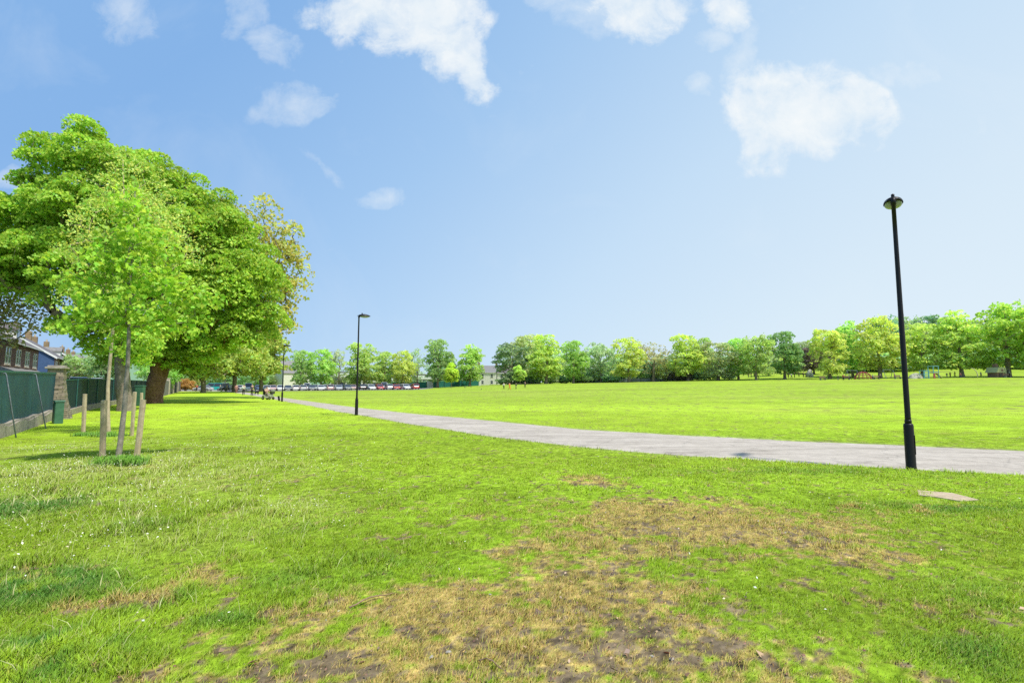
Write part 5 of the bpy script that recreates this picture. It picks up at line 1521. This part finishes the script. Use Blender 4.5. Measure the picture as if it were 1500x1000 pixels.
def person_meshes(pose):
    # joints in metres, person faces +x, height 1.72
    if pose == 'walk': hipz = .90; legL = [(.0, .09, .90), (.16, .09, .50), (.24, .09, .07), (.36, .09, .03)]; legR = [(0, -.09, .90), (-.02, -.09, .48), (-.26, -.09, .12), (-.16, -.09, .04)]; armL = [(0, .19, 1.40), (-.10, .24, 1.14), (-.02, .24, .92), (.02, .24, .84)]; armR = [(0, -.19, 1.40), (.08, -.24, 1.14), (.24, -.23, .95), (.28, -.22, .88)]
    elif pose == 'stand': hipz = .92; legL = [(0, .09, .92), (.02, .10, .49), (0, .10, .07), (.13, .11, .03)]; legR = [(0, -.09, .92), (.01, -.10, .49), (0, -.10, .07), (.13, -.12, .03)]; armL = [(0, .19, 1.42), (-.02, .25, 1.15), (.06, .25, .92), (.08, .25, .84)]; armR = [(0, -.19, 1.42), (0, -.26, 1.15), (.14, -.22, .97), (.20, -.18, .95)]
    else: hipz = .55; legL = [(0, .09, .55), (.40, .12, .56), (.44, .12, .10), (.56, .12, .06)]; legR = [(0, -.09, .55), (.40, -.12, .56), (.44, -.12, .10), (.56, -.12, .06)]; armL = [(0, .19, 1.05), (.10, .25, .82), (.34, .2, .86), (.42, .18, .88)]; armR = [(0, -.19, 1.05), (.10, -.25, .82), (.34, -.2, .86), (.42, -.18, .88)]
    sh = armL[0][2]
    V = [(0, 0, hipz), (0, 0, hipz + .22), (0, 0, sh - .04), (.0, 0, sh + .07), (.01, 0, sh + .16), (.015, 0, sh + .30), (.115, 0, sh + .19)]
    Rr = [(.15, .11), (.135, .10), (.16, .11), (.055, .055), (.085, .075), (.075, .07), (.018, .018)]
    E = [(0, 1), (1, 2), (2, 3), (3, 4), (4, 5), (4, 6)]
    def chain(att, pts, rad):
        p = att
        for q, r_ in zip(pts, rad): V.append(q); Rr.append((r_, r_)); E.append((p, len(V) - 1)); p = len(V) - 1
    chain(0, legL, [.09, .058, .04, .032]); chain(0, legR, [.09, .058, .04, .032])
    chain(2, armL, [.055, .042, .03, .032]); chain(2, armR, [.055, .042, .03, .032])
    # fingers
    for arm in (armL, armR):
        i = V.index(arm[-1]); h_ = np.array(arm[-1]); d_ = h_ - np.array(arm[-2]); d_ /= np.linalg.norm(d_)
        for k, (o_, L_) in enumerate([(-.03, .07), (-.01, .085), (.01, .08), (.03, .065)]):
            t = h_ + d_ * L_ + np.array([o_, 0, 0]); V.append(tuple(t)); Rr.append((.009, .009)); E.append((i, len(V) - 1))
        V.append(tuple(h_ + d_ * .03 + np.array([.05, 0, 0]))); Rr.append((.01, .01)); E.append((i, len(V) - 1))
    body = skinned('body', V, E, Rr, m_skin)
    # top
    V = [(0, 0, hipz + .02), (0, 0, hipz + .22), (0, 0, sh - .03), (0, 0, sh + .03)] ; Rr = [(.175, .135), (.16, .125), (.185, .135), (.075, .07)]; E = [(0, 1), (1, 2), (2, 3)]
    for arm in (armL, armR):
        chain(2, arm[:3], [.075, .06, .047])
    top = skinned('jacket', V, E, Rr, m_cloth)
    V = [(0, 0, hipz + .08), (0, 0, hipz - .0)]; Rr = [(.165, .125), (.165, .125)]; E = [(0, 1)]
    for leg in (legL, legR): chain(1, leg[:3], [.105, .078, .06])
    tr = skinned('trousers', V, E, Rr, m_cloth)
    V = [(-.01, 0, sh + .22), (-.02, 0, sh + .30)]; hair = skinned('hair', V, [(0, 1)], [(.098, .092), (.088, .085)], m_hair)
    sm = []
    for leg in (legL, legR):
        a = leg[2]; b_ = leg[3]; sm.append(skinned('shoe', [(a[0] - .04, a[1], a[2] - .02), b_], [(0, 1)], [(.055, .055), (.05, .04)], m_tyre))
    return body, top, tr, hair, sm
PM = {k: person_meshes(k) for k in ('walk', 'stand', 'sit')}
def person(pos, pose, h, rz, top, trou, label, group=None):
    body, tp, tr, hair, sm = PM[pose]
    r_ = empty('person', pos, rz, label, 'person', group); s = h / 1.74; r_.scale = (s, s, s)
    link('body', body, r_); a = link('jacket', tp, r_); a.color = (*top, 1); b_ = link('trousers', tr, r_); b_.color = (*trou, 1); link('hair', hair, r_)
    for m_ in sm: link('shoe', m_, r_)
    return r_
K = (.02, .02, .025); W_ = (.75, .75, .72)
def P_(px, py, pose, h, rz, top, trou, label, group):
    g = gp(px, py); person((g[0], g[1], g[2]), pose, h, rz, top, trou, label, group)
gW = 'people walking on the path'
P_(369, 580, 'walk', 1.72, R(-60), (.05,.05,.07), K, 'walker in dark clothes beside the black dog', gW)
P_(356.5, 578.5, 'walk', 1.7, R(120), W_, K, 'walker with white top and black trousers behind the scooter', gW)
P_(346, 576, 'walk', 1.68, R(-60), (.45,.2,.2), (.3,.15,.13), 'walker in reddish clothes on the left edge of the path', gW)
P_(342, 573.5, 'walk', 1.7, R(-60), (.03,.04,.09), K, 'walker in dark blue left of the white top walker', gW)
P_(337.5, 573, 'stand', 1.65, R(-60), W_, (.4,.4,.42), 'walker in white clothes in front of the black saloon', gW)
P_(332, 573.8, 'walk', 1.72, R(-60), (.4,.35,.3), (.25,.2,.2), 'walker in beige in front of the black saloon', gW)
P_(322.5, 572.6, 'stand', 1.6, R(-60), (.1,.2,.2), K, 'far walker in dark green at the end of the path', gW)
P_(361, 572.5, 'stand', 1.7, R(100), K, K, 'walker in black by the white van', gW)
P_(288, 573, 'stand', 1.7, R(-90), (.5,.05,.03), K, 'person in red by the far end of the wall', gW)
gK = 'children playing on the field'
P_(738, 569.8, 'stand', 1.25, R(-90), W_, K, 'child in white top on the far side of the field', gK)
P_(746.5, 571, 'walk', 1.3, R(-40), (.85,.22,.02), (.8,.25,.05), 'child in bright orange on the field', gK)
P_(756, 569.8, 'walk', 1.15, R(-140), (.05,.12,.06), K, 'child in dark green right of the orange one', gK)
P_(769, 568, 'walk', 1.3, R(-60), K, K, 'child in black running at the right of the group', gK)
gR = 'people at the far right side of the field'
for i, (px, py, t_, lb) in enumerate([(1096.5,552.6,K,'leftmost of four dark figures below the leafy bank tree'),(1100.5,552.4,K,'second of four dark figures below the leafy bank tree'),(1105,552.2,(.1,.05,.05),'third of four dark figures, in maroon'),(1109.5,552.3,(.1,.1,.14),'fourth of four dark figures, in slate'),
    (1151,553.6,K,'person in black at the left of the middle group'),(1155,553.4,(.06,.06,.1),'person in navy second in the middle group'),(1159.5,554,(.7,.75,.75),'person in pale top crouching in the middle group'),(1164,553,K,'taller person in black in the middle group'),(1170.5,552,(.05,.1,.08),'person in dark green right in the middle group'),
    (1177,552.5,K,'person in black near the pale rock'),(1181,552.4,(.1,.1,.1),'rightmost dark person of the middle group'),(1111.5,555,(.7,.8,.05),'person in a yellow vest on the field edge')]):
    P_(px, py, 'walk' if i % 3 == 0 else 'stand', 1.6 if i != 11 else 1.2, R(random.choice([-90, 0, 180, 60])), t_, K if i % 2 else (.05, .06, .09), lb, gR)
P_(1217, 552.5, 'sit', 1.5, R(-60), (.6,.35,.3), (.5,.4,.35), 'person in pink sitting on the grass edge', gR)
P_(1215, 551, 'stand', 1.6, R(-60), K, K, 'person in black standing behind the sitting one', gR)
gQ = 'people in the play area'
cols = [(.02,.02,.03),(.4,.05,.05),(.05,.08,.2),(.6,.6,.58),(.1,.1,.1),(.35,.25,.2),(.03,.1,.1),(.5,.3,.1)]
nm = ['black','red','blue','white','charcoal','tan','dark teal','ochre']
lab = ['left of the red play dome','beside the red play dome','behind the red play dome','between the dome and the near lamp post','under the broad bright tree','just left of the near lamp post','right of the climbing frame','below the tall playground tree','near the curved pole','between the curved pole and the hut','in front of the play hut','right of the play hut']
for i, px in enumerate([1228, 1236, 1246, 1279, 1290, 1311, 1388, 1393, 1400, 1408, 1438, 1480]):
    c_ = i % 8; Y = 124 + (i * 37 % 9) * .6; q = ray_xy(px, Y)
    person(onground(*q), 'stand' if i % 2 else 'walk', 1.25 + .35 * ((i * 7) % 3) / 2, i * 1.1, cols[c_], K if i % 3 else (.08, .1, .2), 'person in %s %s' % (nm[c_], lab[i]), gQ)

# dog
def dog(pos, rz, label):
    r_ = empty('dog', pos, rz, label, 'dog')
    V = [(-.28, 0, .48), (0, 0, .47), (.24, 0, .48), (.36, 0, .60), (.44, 0, .66), (.56, 0, .63), (-.42, 0, .56), (-.52, 0, .66)]
    Rr = [.10, .11, .13, .07, .075, .035, .025, .015]; E = [(0, 1), (1, 2), (2, 3), (3, 4), (4, 5), (0, 6), (6, 7)]
    def ch(att, pts, rad):
        p = att
        for q, rr in zip(pts, rad): V.append(q); Rr.append(rr); E.append((p, len(V) - 1)); p = len(V) - 1
    for sy in (-1, 1):
        ch(2, [(.24, sy * .09, .34), (.22, sy * .09, .18), (.25, sy * .09, .03)], [.055, .035, .028])
        ch(0, [(-.24, sy * .09, .36), (-.36, sy * .09, .20), (-.31, sy * .09, .03)], [.065, .032, .028])
        V.append((.41, sy * .06, .74)); Rr.append(.02); E.append((4, len(V) - 1))
    me = skinned('body', V, E, Rr, mat_noisy('dog_fur', (.01, .01, .01), (.04, .035, .03), 20, .8, 0), root_i=1)
    link('body', me, r_)
    MB().tube([(.33 + .01 * math.cos(a), .085 * math.cos(a), .585 + .07 * math.sin(a)) for a in np.linspace(0, 6.28, 14)], .012, 5).build('collar', m_rlight, r_)
g = gp(376, 578.6); dog(g, R(-20), 'black dog standing on the path beside the dark clothed walker')

# mobility scooter
m_scoot = mat_noisy('scooter_plastic', (.5, .48, .46), (.7, .68, .66), 8, .4, 0)
g = gp(392, 585.2); root = empty('mobility_scooter', g, R(-25), 'pale mobility scooter with black seat driven along the path', 'mobility scooter')
mb = MB().box(-.55, .45, -.25, .25, .18, .30, bev=.04); mb.box(-.6, -.1, -.26, .26, .28, .48, bev=.07); mb.build('chassis', m_scoot, root)
MB().box(-.42, .05, -.24, .24, .50, .60, bev=.04).box(-.50, -.38, -.24, .24, .55, 1.12, bev=.04).build('seat', M_BLACK, root)
for sy in (-1, 1): MB().box(-.42, -.02, sy * .28 - .03, sy * .28 + .03, .74, .80, bev=.02).build('armrest', M_BLACK, root)
MB().box(.40, .62, -.22, .22, .28, .62, bev=.06).build('front_cowl', m_scoot, root)
MB().tube([(.52, 0, .5), (.38, 0, .98)], .03, 8).tube([(.38, -.26, .98), (.38, .26, .98)], .02, 8).build('tiller', M_BLACK, root)
mb = MB().box(.56, .82, -.2, .2, .62, .66); mb.box(.56, .58, -.2, .2, .66, .86); mb.box(.8, .82, -.2, .2, .66, .86); mb.box(.58, .8, -.2, -.18, .66, .86); mb.box(.58, .8, .18, .2, .66, .86); mb.build('basket', M_BLACK, root)
for (x, y) in ((-.42, -.26), (-.42, .26), (.55, -.24), (.55, .24)):
    M = Matrix.Translation((x, y, .16)) @ Matrix.Rotation(math.pi / 2, 4, 'X')
    w = MB().lathe([(.1, -.05), (.155, -.05), (.165, -.03), (.165, .03), (.155, .05), (.1, .05)], 16, M=M).build('wheel', m_tyre, root)
    MB().lathe([(.09, -.055), (.1, -.04), (.1, .04), (.09, .055)], 12, M=M).build('rim', m_rim, w)
pr_ = Vector((-.20, 0, .06)); pr_.rotate(Matrix.Rotation(R(-25), 3, 'Z'))
person((g[0] + pr_.x, g[1] + pr_.y, g[2] + .06), 'sit', 1.7, R(-25), (.55,.35,.28), (.35,.3,.28), 'person in a pinkish top riding the mobility scooter')

# birds on the field
def bird(px, py, label):
    q = gp(px, py); V = [(-.18, 0, .16), (0, 0, .18), (.12, 0, .24), (.17, 0, .28), (.24, 0, .27), (-.34, 0, .12), (.02, .04, .02), (.02, -.04, .02)]
    o = link('bird', BIRD, None, q); o.rotation_euler = (0, 0, random.uniform(0, 6)); tag(o, label, 'bird', 'dark birds on the field')
BIRD = skinned('bird', [(-.18, 0, .16), (0, 0, .18), (.12, 0, .24), (.17, 0, .28), (.24, 0, .27), (-.34, 0, .12), (.02, .04, .02), (.02, -.04, .02)], [(0, 1), (1, 2), (2, 3), (3, 4), (0, 5), (1, 6), (1, 7)], [.06, .08, .05, .042, .012, .02, .01, .01], M_BLACK, root_i=1)
bird(681, 568, 'dark bird on the field, left of the two farthest ones'); bird(690, 567.6, 'dark bird on the field, right of the two farthest ones'); bird(705, 571, 'nearest dark bird, alone on the field')

# ---------------------------------------------------------------- playground
m_blue = mat_noisy('blue_play_paint', (.12, .33, .42), (.20, .44, .52), 5, .4, 0)
m_red = mat_noisy('red_play_paint', (.26, .05, .06), (.38, .09, .09), 5, .4, 0)
m_yel = mat_noisy('cream_play_paint', (.42, .40, .22), (.52, .50, .30), 4, .6, 0)
m_rock = mat_noisy('rock', (.34, .32, .24), (.52, .50, .40), 2, .9, .6, .05)
m_wood = mat_noisy('play_wood', (.16, .09, .07), (.30, .18, .14), 5, .8, .2, .01)
def at(px, Y): q = ray_xy(px, Y); return onground(*q)
# climbing frame: blue posts, tower, net
root = empty('climbing_tower', at(1356, 124), R(5), 'blue climbing frame with a tower right of the near lamp post', 'climbing frame')
def frame(x0, x1, y0, y1, h, mat, r=.07):
    mb = MB()
    for x in (x0, x1):
        for y in (y0, y1): mb.tube([(x, y, -.1), (x, y, h)], r, 8)
    for z in (h - .05, h * .5):
        for y in (y0, y1): mb.tube([(x0, y, z), (x1, y, z)], r * .8, 6)
        for x in (x0, x1): mb.tube([(x, y0, z), (x, y1, z)], r * .8, 6)
    return mb
frame(-.9, 0.5, -.6, .6, 2.0, m_blue).build('low_frame', m_blue, root); 
mb = MB()
for i in range(7): mb.tube([(-.9 + i * .2333, -.62, .1), (-.9 + i * .2333, -.62, 1.95)], .02, 5)
for i in range(8): mb.tube([(-.9, -.62, .1 + i * .25), (.5, -.62, .1 + i * .25)], .02, 5)
mb.build('climbing_net', m_blue, root)
frame(1.6, 3.0, -.7, .7, 3.1, m_blue, .08).build('tower', m_blue, root)
MB().box(1.55, 3.05, -.75, .75, 1.25, 1.35).build('platform', m_wood, root)
MB().prism([(1.5, -.8, .0), (2.0, -.8, 0), (2.0, -.8, 1.25), (1.5, -.8, 1.25)], (0, .08, 0)).build('tower_panel', m_red, root)
mb = MB(); 
for sy in (-.3, .3): mb.tube([(3.0, sy, 1.3), (4.4, sy, .1)], .05, 6)
mb.prism([(3.0, -.28, 1.28), (4.4, -.28, .08), (4.4, -.28, .04), (3.0, -.28, 1.24)], (0, .56, 0)); mb.build('slide', m_yel, root)
# rock mound
bm = bmesh.new(); bmesh.ops.create_icosphere(bm, subdivisions=4, radius=1)
for v in bm.verts:
    n_ = float(fbm(v.co.x * 2 + 5, v.co.y * 2 + v.co.z * 2, 5, 3)); v.co = Vector((v.co.x * 1.9, v.co.y * 1.0, max(v.co.z, -.1) * 1.15)) * (.7 + .6 * n_)
me = bpy.data.meshes.new('boulder'); bm.to_mesh(me); bm.free(); me.materials.append(m_rock)
tag(link('boulder', me, None, at(1342, 125)), 'large sandy play boulder left of the blue climbing frame', 'boulder')
o = link('boulder', me, None, at(1187, 150)); o.scale = (1.4, 1, 1.6); o.rotation_euler = (0, 0, 1); tag(o, 'pale boulder mound below the copper beech', 'boulder')
# red dome
root = empty('climbing_dome', at(1265, 127), 0, 'red climbing dome with crossed bars under the trees', 'climbing dome'); mb = MB()
for k in range(6):
    a = math.pi * k / 6; mb.tube([(1.9 * math.cos(t) * math.cos(a), 1.9 * math.cos(t) * math.sin(a), 1.9 * math.sin(t)) for t in np.linspace(0, math.pi, 12)], .07, 6)
mb.build('arches', m_red, root); mb = MB()
for z in (.5, 1.1, 1.6):
    rr = math.sqrt(1.9 ** 2 - z * z); mb.tube([(rr * math.cos(t), rr * math.sin(t), z) for t in np.linspace(0, 2 * math.pi, 20)], .05, 5)
mb.build('hoops', m_red, root)
# swing frames and benches
for i, (px, lb) in enumerate([(1249, 'dark swing frame left of the red dome'), (1302, 'dark swing frame left of the near lamp post')]):
    root = empty('swing', at(px, 129), R(10), lb, 'swing', 'swings in the play area'); mb = MB()
    for x in (-1.5, 1.5):
        for y in (-.8, .8): mb.tube([(x, y, -.05), (x, 0, 2.3)], .06, 6)
    mb.tube([(-1.6, 0, 2.3), (1.6, 0, 2.3)], .06, 8).build('frame', m_fgrey, root)
    for x in (-.7, .7):
        mb = MB()
        for dx in (-.2, .2): mb.tube([(x + dx, 0, 2.28), (x + dx, 0, .5)], .015, 4)
        mb.build('chains', M_BLACK, root); MB().box(x - .24, x + .24, -.1, .1, .45, .5, bev=.01).build('seat', M_BLACK, root)
def bench(px, Y, rz, lb):
    root = empty('bench', at(px, Y), rz, lb, 'bench', 'wooden benches in the play area'); mb = MB()
    for i in range(3): mb.box(-.8, .8, -.22 + .15 * i, -.10 + .15 * i, .43, .47)
    mb.build('seat', m_wood, root); mb = MB()
    for i in range(3): mb.box(-.8, .8, .24, .28, .55 + .14 * i, .66 + .14 * i)
    mb.build('backrest', m_wood, root)
    for sx in (-.65, .65): MB().box(sx - .04, sx + .04, -.2, .26, -.05, .43).box(sx - .04, sx + .04, .28, .33, -.05, .95).build('leg', m_fgrey, root)
bench(1206, 128, R(5), 'wooden bench left of the red dome'); bench(1240, 126, R(-10), 'wooden bench beside the left swing'); bench(1285, 126, R(8), 'wooden bench right of the red dome')
bench(1316, 126, R(0), 'wooden bench just left of the near lamp post'); bench(1476, 121, R(0), 'wooden bench right of the play hut')
# play hut with cream roof
root = empty('play_hut', at(1460, 123), R(12), 'play hut with cream sloping roof and dark base at the right', 'play hut')
root.scale = (.85, .85, .85)
MB().box(-1.4, 1.2, -1.2, 1.2, -.1, 1.35).build('base_wall', m_wood, root)
rf = MB().prism([(-1.9, -1.5, 1.36), (-1.0, -1.5, 2.9), (1.0, -1.5, 2.9), (1.4, -1.5, 1.36)], (0, 3.0, 0)).build('roof', m_yel, root)
MB().box(-.1, .6, -1.53, -1.502, 1.75, 2.35).build('roof_window', m_wood, rf)
MB().box(-.5, .4, -.5, .5, 2.903, 3.9, bev=.1).build('chimney', m_wood, rf)
MB().box(1.7, 2.1, -1.3, -.9, -.1, 2.8, bev=.03).build('corner_post', m_yel, root); MB().box(1.3, 1.7, -1.28, -.92, 2.4, 2.78).build('beam', m_yel, root)
MB().box(-.5, .3, -1.24, -1.202, 0, 1.0).build('doorway', M_BLACK, root)
# curved pole
root = MB().tube([(0, 0, -.1), (0, 0, .9), (-.2, 0, 1.5), (-.7, 0, 2.1), (-1.3, 0, 2.4)], .09, 8).build('curved_pole', m_conc, None, True)
root.location = at(1433, 121); tag(root, 'pale curved play pole left of the hut', 'play pole')
